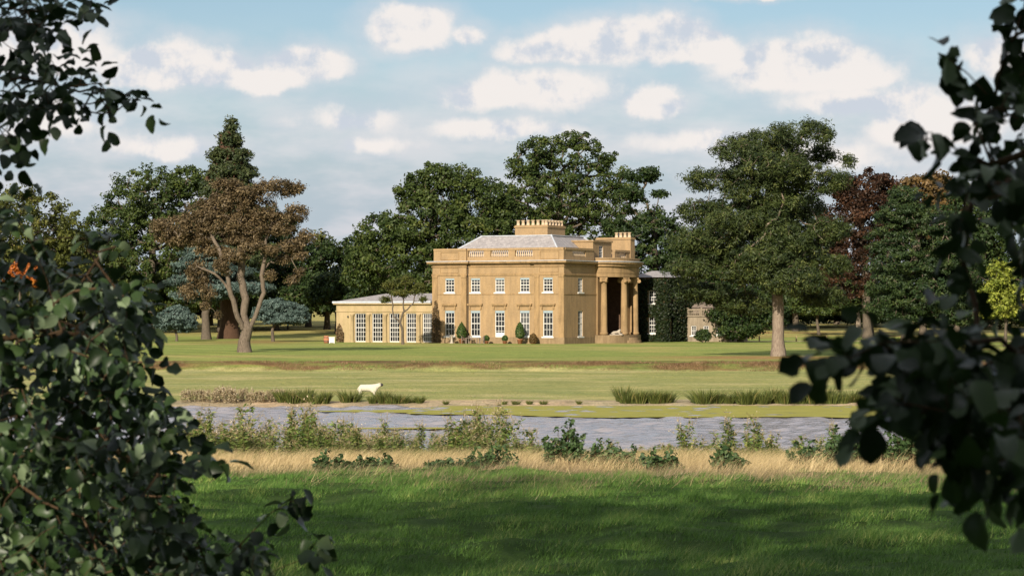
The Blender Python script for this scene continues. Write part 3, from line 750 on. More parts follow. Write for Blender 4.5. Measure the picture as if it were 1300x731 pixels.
cap = MB(); cap.box(-.50, .50, -.50, .50, 7.2, 7.38); cap.lathe([(.38, 6.75), (.46, 6.95), (.44, 7.2)], 16)
for a in (-1, 1):
    for b in (-1, 1):
        cap.tube((a*.52, b*.18, 6.95), (a*.52, b*.46, 6.95), .24, .24, 12)
    cap.tube((a*.52, -.2, 6.95), (a*.52, .2, 6.95), .15, .15, 10)
capm = cap.mesh('capital', M['stone'])
for t_ in (-70, -18, 26, 74):
    c = (2.35*math.cos(R(t_)), BY+4.75*math.sin(R(t_)), 1.06)
    o = link('column', shaft, mansion, c, (0, 0, R(t_)+R(90)*0)); link('capital', capm, o, (0, 0, 0))
for s_ in (PY0+.35, PY1-.35): MB().box(.004, .16, s_-.45, s_+.45, 1.062, 8.44).build('portico_pilaster', M['stone'], mansion)
m_ = MB(); m_.box(RX+.003, RX+.12, BY-1.1, BY+1.1, 1.045, 5.2)
dr = m_.build('door', M['dark_door'], mansion); kn = MB(); kn.lathe([(.05, 0), (.07, .05), (.04, .1)], 8, (RX+.16, BY-.9, 2.2)); kn.build('handle', M['post'], dr)
m_ = MB(); m_.tube((pavL+.12, PJ-.1, -.2), (pavL+.12, PJ-.1, 10.0), .05, .05, 6); m_.build('dark_vertical_tube', M['blackmetal'], mansion)  # thin dark upright tube beside the left pavilion

# a sculpted body from connected joints
def skin(name, pts, edges, rad, mat, root=0, sub=2):
    me = bpy.data.meshes.new(name+'_joints'); me.from_pydata(pts, edges, []); o = bpy.data.objects.new(name, me); COL.objects.link(o)
    sm = o.modifiers.new('s', 'SKIN'); sd = o.modifiers.new('d', 'SUBSURF'); sd.levels = sub; sd.render_levels = sub
    for k, r in enumerate(rad):
        sv = me.skin_vertices[0].data[k]; sv.radius = (r, r) if not isinstance(r, tuple) else r; sv.use_root = (k == root)
    dg = bpy.context.evaluated_depsgraph_get(); ev = bpy.data.meshes.new_from_object(o.evaluated_get(dg)); bpy.data.objects.remove(o)
    ev.materials.clear(); ev.materials.append(mat); ev.polygons.foreach_set('use_smooth', [True]*len(ev.polygons)); return ev
# reclining stone beast on the portico base
lp = [(-.7, 0, .32), (-.25, 0, .36), (.25, 0, .40), (.55, 0, .55), (.68, 0, .82), (.92, 0, .80), (.62, .2, .12), (1.1, .2, .08), (.62, -.2, .12), (1.1, -.2, .08), (-.55, .25, .14), (-.1, .3, .08), (-.55, -.25, .14), (-.1, -.3, .08), (-1.0, .1, .15), (-1.0, .4, .08)]
le = [(0, 1), (1, 2), (2, 3), (3, 4), (4, 5), (3, 6), (6, 7), (3, 8), (8, 9), (0, 10), (10, 11), (0, 12), (12, 13), (0, 14), (14, 15)]
lion = skin('stone_lion', lp, le, [.27, .24, .26, .24, .21, .11, .12, .08, .12, .08, .16, .09, .16, .09, .05, .04], M['statue'], 1)
def hworld(xl, yl, zl): return (HX+xl*math.cos(TH)+yl*math.sin(TH), HD-xl*math.sin(TH)+yl*math.cos(TH), HZ+zl)
lt = thing('lion_statue', 'pale stone reclining lion between the portico columns', 'statue', hworld(1.75, 11.4, 1.055), R(-20))
link('body', lion, lt, (0, 0, .08), scale=(.72, .72, .72)); m_ = MB(); m_.box(-.8, .95, -.34, .34, 0, .1); m_.build('plinth', M['statue'], lt)

# ------------------------------------------------------------------ orangery
orx0 = front_x(427, 1.0); OL = -FW-.63-orx0
org = thing('orangery', 'low cream orangery wing with five tall white glazed bays', 'orangery', hworld(-FW-.63, 1.0, 0), -TH)
def ox(px): return front_x(px, 1.0)-(-FW-.63)
wins = [(ox(a), ox(b)) for a, b in ((450.5, 464.2), (472.2, 485.6), (494, 507), (515.4, 528.2), (536.2, 548.3))]
OZ0, OZ1 = .12, 3.85; OT = 5.0; OD = 8.0
ow = MB(); facade(ow, -OL, 0, -.4, OT, [(a, b, OZ0, OZ1) for a, b in wins], lambda s, i, z: (s, i, z), .3)
ow.quad((-OL, OD, -.4), (-OL, 0, -.4), (-OL, 0, OT), (-OL, OD, OT)); ow.quad((0, OD, -.4), (-OL, OD, -.4), (-OL, OD, OT), (0, OD, OT)); ow.quad((0, 0, -.4), (0, OD, -.4), (0, OD, OT), (0, 0, OT))
ow.build('wall', M['cream'], org)
for a, b in wins: window(org, ((a+b)/2, .1, OZ0), 0, b-a-.02, OZ1-OZ0-.01, 4, 6, 0, False, .05)
edges_ = [wins[0][0]-.32]+[(wins[k][1]+wins[k+1][0])/2 for k in range(4)]
pil = MB().lathe([(.30, 0), (.30, .14), (.24, .2), (.23, .3), (.205, 3.45), (.25, 3.5), (.25, 3.56), (.3, 3.62), (.3, 3.78)], 14).mesh('column', M['cream'], True)
for x in edges_: link('column', pil, org, (x, -.12, .0))
m_ = MB(); m_.box(-OL-.06, .0, -.10, -.002, 4.05, 4.2); m_.build('architrave', M['cream'], org)
m_ = MB(); m_.box(-OL-.3, .0, -.35, OD+.3, OT+.002, OT+.18); m_.build('cornice', M['cream'], org)
m_ = MB(); m_.box(-OL-.38, .0, -.43, OD+.38, OT+.182, OT+.42); m_.build('lead_gutter', M['lead'], org)
m_ = MB(); m_.hull([(-OL, .0), (0, .0), (0, OD), (-OL, OD)], [(-OL+5.5, OD/2-.3), (0, OD/2-.3), (0, OD/2+.3), (-OL+5.5, OD/2+.3)], OT+.42, OT+1.45); m_.build('roof', M['slate'], org)
m_ = MB(); m_.lathe([(.08, 0), (.12, .1), (.05, .25)], 8, (wins[0][0]-1.0, -.12, 3.3)); m_.box(wins[0][0]-1.05, wins[0][0]-.95, -.16, -.003, 3.3, 3.4); m_.build('wall_lantern', M['blackmetal'], org)

# ------------------------------------------------------------------ ivy wing and service wing
def leaf_sheet(rng, n, place, L=.28, W=.2, thick=.35):
    s, z = rng.random(n), rng.random(n); c = np.array([place(a, b, thick*q) for a, b, q in zip(s, z, rng.random(n))])
    nr = unit(rng.normal(0, .5, (n, 3))+np.array([0, -.8, .5])); ax = unit(np.cross(nr, rng.normal(0, 1, (n, 3)))); b = np.cross(nr, ax); sc = (.6+.8*rng.random(n))[:, None]
    return np.stack([c-ax*L*sc/2, c+b*W*sc/2, c+ax*L*sc/2, c-b*W*sc/2], 1).reshape(-1, 3), np.arange(n*4).reshape(-1, 4), np.repeat(rng.random(n), 4)
ivw = thing('ivy_wing', 'dark ivy-covered rear wing with slate roof right of the portico', 'wing', hworld(3.6, 22.0, 0), -TH)
m_ = MB(); iw = [(-2.2, -1.1, 1.2, 3.4), (-2.2, -1.1, 5.1, 6.9)]; sw = [(1.2, 2.2, 1.2, 3.4), (1.2, 2.2, 5.1, 6.9)]
facade(m_, -4.5, 0, -.4, 8.6, iw, lambda s, i, z: (s, i, z)); facade(m_, 0, 9, -.4, 8.6, sw, lambda s, i, z: (-i, s, z)); m_.quad((-4.5, 9, -.4), (-4.5, 0, -.4), (-4.5, 0, 8.6), (-4.5, 9, 8.6)); m_.quad((0, 9, -.4), (-4.5, 9, -.4), (-4.5, 9, 8.6), (0, 9, 8.6)); m_.build('wall', M['plinth'], ivw)
for a, b, c, e in iw: window(ivw, ((a+b)/2, .04, c), 0, b-a-.02, e-c-.02, 3, 4, 0)
for a, b, c, e in sw: window(ivw, (-.04, (a+b)/2, c), R(90), b-a-.02, e-c-.02, 3, 4, 0)
m_ = MB(); m_.hull([(-5, -.5), (.5, -.5), (.5, 9.4), (-5, 9.4)], [(-3.2, 3.2), (-2.4, 3.2), (-2.4, 6), (-3.2, 6)], 8.602, 9.5); m_.build('roof', M['slate'], ivw)
rng = np.random.default_rng(77)
def ivp(s, z, q):
    L_ = -4.5+s*13.5; zz = -.2+z*8.6
    p = (L_, -q-.03, zz) if L_ < 0 else (q+.03, L_, zz)
    for a, b, c, e in iw:
        if L_ < 0 and a-.05 < L_ < b+.05 and c-.15 < zz < e: return (L_, .9, zz)
    for a, b, c, e in sw:
        if L_ > 0 and a-.05 < L_ < b+.05 and c-.15 < zz < e: return (-.9, L_, zz)
    return p
V, Fq, tn = leaf_sheet(rng, 13000, ivp, .3, .24, .5)
V2, F2, t2 = leaf_sheet(rng, 1500, lambda s, z, q: (.35*math.sin(s*6.28), -.35*abs(math.cos(s*6.28))*q*2, -.2+z*8.6), .32, .26, .5); F2 = F2+len(V); V = np.concatenate([V, V2]); Fq = np.concatenate([Fq, F2]); tn = np.concatenate([tn, t2]); io = link('ivy', mesh_np('ivy', V, Fq, M['ivy'], {'tone': tn}), ivw); io['kind'] = 'stuff'

def climber(label, par_, x0, x1, z1, y, seed, n, leaf):
    t_ = thing('climbing_plant', label, 'climber', hworld(x0, y, -.1), -TH); rg = np.random.default_rng(seed); w_ = x1-x0
    def pl(s, z, q):
        hh = z1*(.55+.45*math.sin(min(1, s*1.15)*math.pi))*z**.8; return (s*w_, -.04-q*.6, hh)
    V, Q, tn = leaf_sheet(rg, n, pl, .2, .15, .3); o = link('foliage', mesh_np('foliage', V, Q, M[leaf], {'tone': tn}), t_); o['kind'] = 'stuff'
    for k in range(3): MB().tube((w_*(.3+.2*k), -.05, -.1), (w_*(.2+.3*k), -.05, z1*.8), .03, .015, 5).build('stem', M['bark'], t_)
climber('reddish climber on the wall between orangery and mansion', None, front_x(549.5), front_x(560), 5.6, -.1, 5, 700, 'climber')
climber('small rounded climber at the left corner of the orangery', None, front_x(427.5, 1.0), front_x(437, 1.0), 2.6, .95, 6, 420, 'climber')
svw = thing('service_wing', 'low pale service wing with balustrade behind the pine', 'wing', hworld(3.9, 28.5, 0), -TH)
m_ = MB(); SLX = 6.4; wl = [(.7, 1.5, .9, 2.2), (2.5, 3.3, .9, 2.2), (4.4, 5.1, 1.0, 2.2)]
facade(m_, 0, SLX, -.6, 3.4, wl, lambda s, i, z: (s, i, z)); m_.quad((SLX, 0, -.6), (SLX, 6, -.6), (SLX, 6, 3.4), (SLX, 0, 3.4)); m_.quad((SLX, 6, -.6), (0, 6, -.6), (0, 6, 3.4), (SLX, 6, 3.4)); m_.quad((0, 6, -.6), (0, 0, -.6), (0, 0, 3.4), (0, 6, 3.4)); m_.quad((0, 0, 3.4), (SLX, 0, 3.4), (SLX, 6, 3.4), (0, 6, 3.4)); m_.build('wall', M['service'], svw)
for a, b, c, e in wl: window(svw, ((a+b)/2, .04, c), 0, b-a-.02, e-c-.02, 2, 4, 0)
m_ = MB(); m_.box(-.1, SLX+.15, -.15, .3, 3.402, 3.6); m_.box(-.05, SLX+.05, -.05, .25, 4.25, 4.42)
for x in np.linspace(.15, SLX-.15, 4): m_.box(x-.2, x+.2, -.08, .28, 3.602, 4.6)
bo = m_.build('balustrade', M['service'], svw); m_ = MB()
for x in np.linspace(.4, SLX-.4, 20): m_.lathe([(.06, 3.6), (.1, 3.8), (.05, 4.05), (.08, 4.25)], 6, (x, .1, 0))
bb = m_.build('balusters', M['service'], bo); bb['kind'] = 'stuff'
m_ = MB().lathe([(.18, 4.6), (.08, 4.7), (.1, 4.85), (.28, 5.05), (.3, 5.25), (.12, 5.35), (.16, 5.5), (.05, 5.75)], 12, (SLX*.68, .1, 0)); m_.build('urn_finial', M['statue'], svw)
m_ = MB(); m_.box(-.3, 4.2, 1.5, 6.5, 3.4, 4.6); m_.hull([(-.5, 1.3), (4.4, 1.3), (4.4, 6.7), (-.5, 6.7)], [(.5, 3.8), (3.4, 3.8), (3.4, 4.2), (.5, 4.2)], 4.602, 6.0); m_.build('rear_roof', M['greywood'], svw)

# ------------------------------------------------------------------ terrace things
def ball_leaves(rng, profile, n, L=.09):
    # profile: list of (r, z) closed solid of revolution surface
    pr = np.array(profile); seg = np.linalg.norm(np.diff(pr, axis=0), axis=1)*(pr[:-1, 0]+pr[1:, 0]+.02); k = rng.choice(len(seg), n, p=seg/seg.sum()); f = rng.random(n)[:, None]
    rz = pr[k]*(1-f)+pr[k+1]*f; a = rng.random(n)*2*math.pi; rr = rz[:, 0]*(.85+.25*rng.random(n))
    c = np.stack([rr*np.cos(a), rr*np.sin(a), rz[:, 1]+rng.normal(0, .02, n)], 1); nr = unit(np.stack([np.cos(a), np.sin(a), a*0+.4], 1)+rng.normal(0, .6, (n, 3))); ax = unit(np.cross(nr, rng.normal(0, 1, (n, 3)))); b = np.cross(nr, ax); s = (.7+.6*rng.random(n))[:, None]*L
    return np.stack([c-ax*s, c+b*s*.7, c+ax*s, c-b*s*.7], 1).reshape(-1, 3), np.arange(n*4).reshape(-1, 4), np.repeat(rng.random(n), 4)
def topiary(px, d, label, prof, potr, poth, seed, leaf='topiary'):
    x = fx(px, d); z = gz(x, d); t_ = thing('potted_topiary', label, 'topiary', (x, d, z-.02), 0, 'clipped bushes on the terrace')
    MB().lathe([(potr*.7, 0), (potr*.95, poth*.85), (potr*1.1, poth*.87), (potr*1.1, poth), (potr*.8, poth)], 14).build('pot', M['pot'], t_, True)
    MB().lathe([(.05, poth*.9), (.04, prof[0][1]+poth+.2)], 6).build('stem', M['bark'], t_)
    V, Fq, tn = ball_leaves(np.random.default_rng(seed), [(r, z_+poth) for r, z_ in prof], 1500); o = link('foliage', mesh_np('foliage', V, Fq, M[leaf], {'tone': tn}), t_); o['kind'] = 'stuff'
def onf(px, off): # point in front of the facade by off metres
    xl = front_x(px, -off); w_ = hworld(xl, -off, 0); return w_[1]
topiary(586, onf(586, 1.3), 'bushy clipped cone beside the garden table', [(.05, 0), (.55, .25), (.66, .7), (.45, 1.4), (.18, 1.9), (.02, 2.1)], .38, .6, 1)
topiary(660, onf(660, 1.3), 'tall clipped topiary in terracotta pot right of the white door', [(.05, .1), (.5, .3), (.55, .8), (.42, 1.5), (.2, 1.95), (.02, 2.1)], .36, .62, 2)
topiary(617.5, onf(617.5, 1.6), 'small clipped ball left of the white door', [(.03, 0), (.28, .12), (.36, .35), (.25, .6), (.02, .7)], .3, .35, 3)
topiary(641, onf(641, 1.6), 'small clipped ball right of the white door', [(.03, 0), (.28, .12), (.36, .35), (.25, .6), (.02, .7)], .3, .35, 4)
topiary(677, onf(677, 1.2), 'rusty brown rounded plant against the right pilaster', [(.1, 0), (.45, .1), (.5, .5), (.4, .95), (.05, 1.2)], .35, .12, 5, 'autumn')
def garden_chair(px, off, rz, label):
    d = onf(px, off); x = fx(px, d); t_ = thing('garden_chair', label, 'chair', (x, d, gz(x, d)), rz, 'teak chairs on the terrace')
    m_ = MB(); m_.box(-.27, .27, -.27, .27, .42, .47); m_.build('seat', M['greywood'], t_)
    m_ = MB(); m_.box(-.27, .27, .24, .29, .9, .98)
    for k in range(5): m_.box(-.22+.11*k-.03, -.22+.11*k+.03, .25, .28, .472, .898)
    m_.build('backrest', M['greywood'], t_)
    for a in (-.24, .24):
        for b in (-.24, .26):
            m_ = MB(); m_.box(a-.03, a+.03, b-.03, b+.03, 0, .418 if b < 0 else .9); m_.build('leg', M['greywood'], t_)
    for a in (-.26, .26):
        m_ = MB(); m_.box(a-.035, a+.035, -.27, .23, .64, .68); m_.box(a-.025, a+.025, -.26, -.2, .472, .638); m_.build('armrest', M['greywood'], t_)
garden_chair(589.5, 2.2, R(70), 'weathered teak chair left of the garden table'); garden_chair(611.5, 2.2, R(-80), 'weathered teak chair right of the garden table'); garden_chair(597, 1.2, R(5), 'weathered teak chair behind the garden table')
d = onf(600.5, 2.3); x = fx(600.5, d); tb = thing('garden_table', 'weathered teak garden table in front of the mansion', 'table', (x, d, gz(x, d)), -TH)
m_ = MB(); m_.box(-.85, .85, -.45, .45, .70, .75); m_.build('table_top', M['greywood'], tb)
for a in (-.75, .75):
    for b in (-.36, .36): m_ = MB(); m_.box(a-.05, a+.05, b-.05, b+.05, 0, .698); m_.build('leg', M['greywood'], tb)
d = onf(573.5, 2.0); x = fx(573.5, d)
pd_ = thing('sundial_pedestal', 'white stone pedestal left of the teak chairs', 'pedestal', (x, d, gz(x, d)-.02))
MB().lathe([(.26, 0), (.26, .12), (.17, .2), (.14, .5), (.13, .85), (.2, .95), (.2, 1.0)], 12).build('shaft', M['statue'], pd_, True); m_ = MB(); m_.box(-.26, .26, -.26, .26, 1.002, 1.08); m_.build('cap', M['statue'], pd_)
d = 333; x = fx(421.5, d); cr_ = thing('planter_box', 'white planter box by the orangery corner', 'planter', (x, d, gz(x, d)))
m_ = MB(); m_.box(-.35, .35, -.35, .35, .06, .7); m_.box(-.4, .4, -.4, .4, .702, .8); m_.build('body', M['white'], cr_); m_ = MB()
for a in (-.3, .3):
    for b in (-.3, .3): m_.box(a-.05, a+.05, b-.05, b+.05, -.05, .058)
m_.build('feet', M['white'], cr_)
d = 333.5; x = fx(414.5, d); br_ = thing('wooden_barrel', 'brown wooden barrel left of the white planter box', 'barrel', (x, d, gz(x, d)))
MB().lathe([(.3, 0), (.38, .3), (.39, .5), (.36, .8), (.32, .95), (.28, .95)], 14).build('body', M['pot'], br_, True)
for z_ in (.22, .7): MB().lathe([(.385, z_), (.4, z_+.03), (.392, z_+.08)], 14).build('hoop', M['blackmetal'], br_)

# ------------------------------------------------------------------ trees
# back wood first
BG = dict(cr=1.5, density=.5, n=60, L=.5, W=.34, tip=.05, trunk_r=.45)
tree('broadleaf_tree', 'olive green rounded tree at the far left behind the dark leaves', 400, 40, [(35,292,72,62),(88,335,38,55),(5,350,55,60),(60,372,60,40)], 'oak_olive', seed=1, **BG)
tree('broadleaf_tree', 'dark tree beyond the olive tree at the left edge', 445, -10, [(-20,300,60,70),(10,380,70,35),(90,385,60,30)], 'oak_dark', seed=2, **BG)
tree('oak_tree', 'big airy green oak left of the tall conifer', 410, 190, [(190,248,58,40),(238,232,36,26),(148,290,42,38),(205,315,75,60),(130,345,40,50),(160,380,60,32),(260,290,40,50),(235,370,60,35)], 'oak', seed=3, cr=1.15, density=.42, n=60, L=.42, W=.28, trunk_r=.7, tip=.05)
tree('giant_sequoia', 'tall dark pointed conifer rising above the brown tree', 372, 291, [(293,160,11,15),(293,178,20,16),(293,198,30,16),(292,218,37,18),(292,240,40,20),(291,268,45,22),(290,298,47,24),(289,330,50,24),(288,358,47,20)], 'sequoia', 'bark_red', seed=4, cr=.95, density=.85, n=46, L=.5, W=.2, flat=.55, trunk_r=1.25, tip=.05, top=.96, rise=-.15, power=.62)
tree('cedar_tree', 'large blue-grey cedar behind the brown tree', 366, 262, [(262,322,34,16),(245,338,34,14),(285,345,40,14),(240,356,32,14),(300,366,50,14),(255,374,40,14),(275,335,30,31)], 'cedar', 'bark', seed=5, cr=.9, density=.8, n=34, L=.42, W=.16, flat=.4, trunk_r=.55, tip=.04, rise=-.1)
tree('cedar_tree', 'small low blue cedar left of the sequoia trunk', 352, 224, [(222,406,28,14),(210,414,16,9),(235,412,18,12),(224,396,18,11)], 'cedar', 'bark', seed=6, cr=.55, density=.9, n=40, L=.34, W=.13, flat=.5, trunk_r=.15, tip=.02, rise=-.1)
tree('cedar_tree', 'small spreading blue cedar right of the brown tree trunk', 348, 347, [(352,388,24,12),(372,397,22,14),(340,398,24,14),(362,406,30,9)], 'cedar', 'bark', seed=7, cr=.6, density=.9, n=40, L=.34, W=.13, flat=.5, trunk_r=.2, tip=.02, rise=-.1)
tree('broadleaf_tree', 'dark tree behind the right side of the brown tree', 430, 350, [(350,300,50,40),(340,350,60,50),(395,330,36,42),(330,385,70,22),(380,372,50,26)], 'oak_dark', seed=8, **BG)
tree('broadleaf_tree', 'olive brown tree in the gap between brown tree and oaks', 436, 415, [(410,320,26,30),(425,345,32,40),(400,365,40,28)], 'oak_olive', seed=9, **BG)
tree('broadleaf_tree', 'dark wood-edge tree above the orangery roof', 432, 455, [(450,318,28,26),(458,350,36,40),(440,375,40,20)], 'oak_dark', seed=10, **BG)
tree('broadleaf_tree', 'dense dark tree filling the space behind the brown tree', 418, 280, [(262,300,46,40),(310,310,50,46),(280,355,70,44),(225,365,50,34)], 'oak_dark', seed=61, **BG)
tree('broadleaf_tree', 'dense dark tree low behind the left oak', 425, 110, [(105,330,46,46),(70,365,60,36),(140,370,60,32)], 'oak_dark', seed=62, **BG)
tree('broadleaf_tree', 'dark tree low behind the garden tree', 412, 430, [(425,365,46,28),(470,360,46,34),(392,375,40,22)], 'oak_dark', seed=63, **BG)
tree('broadleaf_tree', 'dark shaded tree low behind the orangery', 395, 500, [(485,360,42,30),(530,360,40,34),(455,378,30,16)], 'oak_dark', seed=12, **BG)
tree('oak_tree', 'broad dense oak behind the left half of the mansion', 380, 545, [(566,228,44,28),(530,245,34,30),(600,258,46,40),(545,285,66,45),(488,300,40,32),(465,330,34,30),(520,335,70,45),(595,310,60,50),(452,352,26,20),(628,290,36,50)], 'oak', seed=13, cr=1.2, density=.5, n=72, L=.40, W=.27, trunk_r=.8, tip=.05)
tree('oak_tree', 'tallest airy oak behind the mansion chimney', 388, 705, [(690,190,40,22),(735,180,32,18),(668,215,34,24),(715,215,50,30),(765,205,26,20),(780,235,34,26),(700,250,75,34),(640,245,24,18),(650,280,44,30),(760,270,55,35),(720,290,80,40)], 'oak', seed=14, cr=1.0, density=.30, n=56, L=.38, W=.25, trunk_r=.8, tip=.055, inner=.25)
tree('oak_tree', 'dark oak with long side branch between mansion and pine', 378, 832, [(815,222,28,14),(838,246,14,8),(800,250,24,20),(835,290,36,30),(830,335,46,44),(868,325,24,40),(800,310,40,50),(845,375,50,34)], 'oak_dark', seed=15, cr=1.05, density=.42, n=62, L=.4, W=.26, trunk_r=.6, tip=.05)
tree('broadleaf_tree', 'dark tree behind the pine on its left', 430, 900, [(895,330,40,50),(930,300,50,60),(905,380,60,30)], 'oak_dark', seed=16, **BG)
tree('broadleaf_tree', 'dark tree hidden behind the pine crown', 425, 1010, [(1010,300,60,70),(985,370,60,34),(1050,372,50,30)], 'oak_dark', seed=17, **BG)
tree('copper_beech', 'dark red copper beech right of the pine', 372, 1102, [(1100,245,42,34),(1075,238,26,22),(1122,235,22,20),(1088,290,55,45),(1075,340,40,50),(1125,290,30,40)], 'copper', seed=18, cr=1.05, density=.5, n=70, L=.36, W=.25, trunk_r=.6, tip=.05)
tree('broadleaf_tree', 'brownish autumn tree right of the copper beech', 390, 1172, [(1165,240,36,24),(1190,228,24,14),(1205,250,40,30),(1160,280,50,40)], 'autumn', seed=19, cr=1.25, density=.45, n=44, L=.5, W=.34, trunk_r=.5, tip=.05)
tree('fir_tree', 'dense dark green fir with visible dark trunk', 335, 1150, [(1150,250,26,22),(1142,270,36,25),(1170,280,46,28),(1130,305,34,25),(1180,312,56,32),(1150,335,52,28),(1200,342,50,32),(1130,362,40,25),(1180,372,66,28),(1140,392,46,22),(1200,398,50,22)], 'conifer', 'bark', seed=20, cr=.95, density=.55, n=64, L=.38, W=.16, flat=.5, trunk_r=.55, tip=.04, rise=-.1)
tree('broadleaf_tree', 'very dark tree behind the right foreground leaves', 350, 1240, [(1235,270,46,44),(1250,330,56,60),(1215,370,50,36),(1290,300,50,80)], 'oak_dark', seed=21, **BG)
tree('broadleaf_tree', 'bright yellow-green young tree at the right edge', 300, 1276, [(1272,350,24,24),(1258,372,18,18),(1290,378,26,20),(1268,395,28,12)], 'yellowgreen', seed=22, cr=.75, density=.5, n=40, L=.34, W=.24, trunk_r=.18, tip=.025)
tree('broadleaf_tree', 'brown tinged tree behind the fir trunk', 408, 1215, [(1210,330,50,40),(1190,375,60,24),(1260,378,50,24)], 'autumn', seed=23, **BG)
UN = dict(cr=.95, density=.5, n=40, L=.4, W=.28, tip=.03)
tree('small_tree', 'small tree with thin dark trunk under the pine branches', 398, 1040, [(1040,375,32,18),(1020,385,22,14),(1060,388,24,14),(1040,395,30,8)], 'oak', seed=24, trunk_r=.22, **UN)
tree('small_tree', 'small tree with pale trunk standing on the back lawn', 402, 1089, [(1090,370,30,20),(1075,385,22,14),(1100,388,22,12)], 'oak', 'bark_pale', seed=25, trunk_r=.38, **UN)
tree('small_tree', 'small dark tree just right of the pale trunk', 388, 1107, [(1110,372,26,18),(1120,388,24,14),(1098,392,18,10)], 'oak_dark', 'bark', seed=26, trunk_r=.26, **UN)
tree('yew_bush', 'dark spreading yew mass right of the service wing', 341, 940, [(925,398,26,22),(950,390,30,26),(975,400,30,24),(940,418,34,16),(905,375,24,16)], 'oak_dark', seed=27, cr=.9, density=.6, n=46, L=.38, W=.22, trunk_r=.35, tip=.03)
tree('yew_bush', 'small dark round bush before the service wing', 338, 893, [(893,426,11,11)], 'oak_dark', seed=28, cr=.45, density=.8, n=60, L=.22, W=.14, trunk_r=.08, tip=.02, cat='bush')
tree('shrub', 'low bright green shrub by the drive below the fir', 338, 1136, [(1136,434,13,6),(1146,435,8,5)], 'oak', seed=29, cr=.45, density=.8, n=60, L=.2, W=.14, trunk_r=.05, tip=.015, cat='shrub')
tree('maple_tree', 'small orange-leaved tree glimpsed behind the left foreground leaves', 285, 22, [(20,345,16,16),(38,340,14,14),(12,360,14,10),(42,356,12,10)], 'orange', seed=30, cr=.7, density=.6, n=46, L=.3, W=.24, trunk_r=.14, tip=.02)
for k, (px, row, rx, ry, d) in enumerate([(120,398,50,10,440), (210,396,50,10,445), (310,396,60,10,445), (365,396,30,9,440), (435,388,36,12,430), (1000,398,60,14,450), (1090,397,60,14,455), (1180,398,60,14,450), (1270,398,60,16,440)]):
    tree('undergrowth_shrub', ['dark undergrowth below the big airy oak', 'dark undergrowth left of the sequoia', 'dark undergrowth behind the brown tree', 'low dark undergrowth right of the spreading cedar', 'dark undergrowth beside the orangery corner', 'far undergrowth seen under the pine', 'far undergrowth behind the pale trunk', 'far undergrowth behind the fir trunk', 'far undergrowth at the right edge'][k], d, px, [(px,row-8,rx*1.1,ry+9),(px-rx*.6,row-5,rx*.5,ry*.8+8),(px+rx*.6,row-6,rx*.5,ry*.9+7)], 'oak_dark', seed=40+k, cr=1.1, density=.6, n=40, L=.55, W=.38, trunk_r=.15, tip=.03, cat='shrub', group='undergrowth along the wood edge')

for k, px in enumerate(range(-60, 1390, 66)):
    if 520 < px < 800: continue
    rr_ = random.Random(900+k); tp = rr_.uniform(298, 330); px += rr_.uniform(-12, 12)
    tree('wood_tree', 'dark tree in the far wood that closes the view behind the park', 462+rr_.uniform(-10, 14), px, [(px, tp+30, 40, 30), (px+rr_.uniform(-18, 18), tp+55, 50, 34), (px-20, 382, 44, 24), (px+22, 380, 44, 24)], ('oak_dark', 'oak_dark', 'oak', 'oak_olive')[k % 4], seed=900+k, cr=1.7, density=.45, n=44, L=.6, W=.4, trunk_r=.45, tip=.05, group='trees of the far wood')
# brown dying conifer on the lawn
tree('cypress_tree', 'rusty brown dying conifer with forked pale trunk on the lawn', 258, 311,
     [(230,288,38,20),(262,270,36,22),(215,300,24,14),(290,255,34,20),(288,285,42,18),(290,233,24,10),(325,262,30,20),(350,238,32,16),(375,240,18,12),(372,272,24,18),(388,300,14,12),(372,312,22,14),(383,325,14,10),(250,345,20,18),(240,372,17,14),(372,356,11,6),(270,318,26,12),(325,292,26,14),(380,345,8,8),(262,388,12,9),(310,245,30,14),(335,275,24,16),(245,305,34,14),(305,305,30,10),(355,290,24,14),(255,360,14,16),(276,400,8,7),(360,330,14,10),(300,325,22,12,-1.6),(322,312,20,12,-1.4),(284,340,16,14,-1.8),(346,318,16,10,-1.2),(265,372,12,14,-1.5),(345,350,9,10,-1.0)],
     'brown', 'bark_gnarl', seed=51, cr=.7, density=.46, n=64, L=.26, W=.11, flat=.8, trunk_r=.52, tip=.022, up=.9, step=.8,
     guides=[[(311,447),(310,434),(314,418),(309,400),(312,380),(305,352),(308,325),(302,296),(306,256)], [(314,419),(324,402),(329,388),(335,372),(332,350),(336,330),(337,305),(345,285),(352,258,-1)], [(312,422),(303,404,-.6),(299,388,-.8),(293,368,-1),(290,345,-1.2),(281,318,-1.5),(262,285,-1)], [(294,366,-1),(275,348,-1.5),(252,338,-1.5)], [(333,344),(352,320,1),(374,305,1)]], inner=.2, rise=.2)
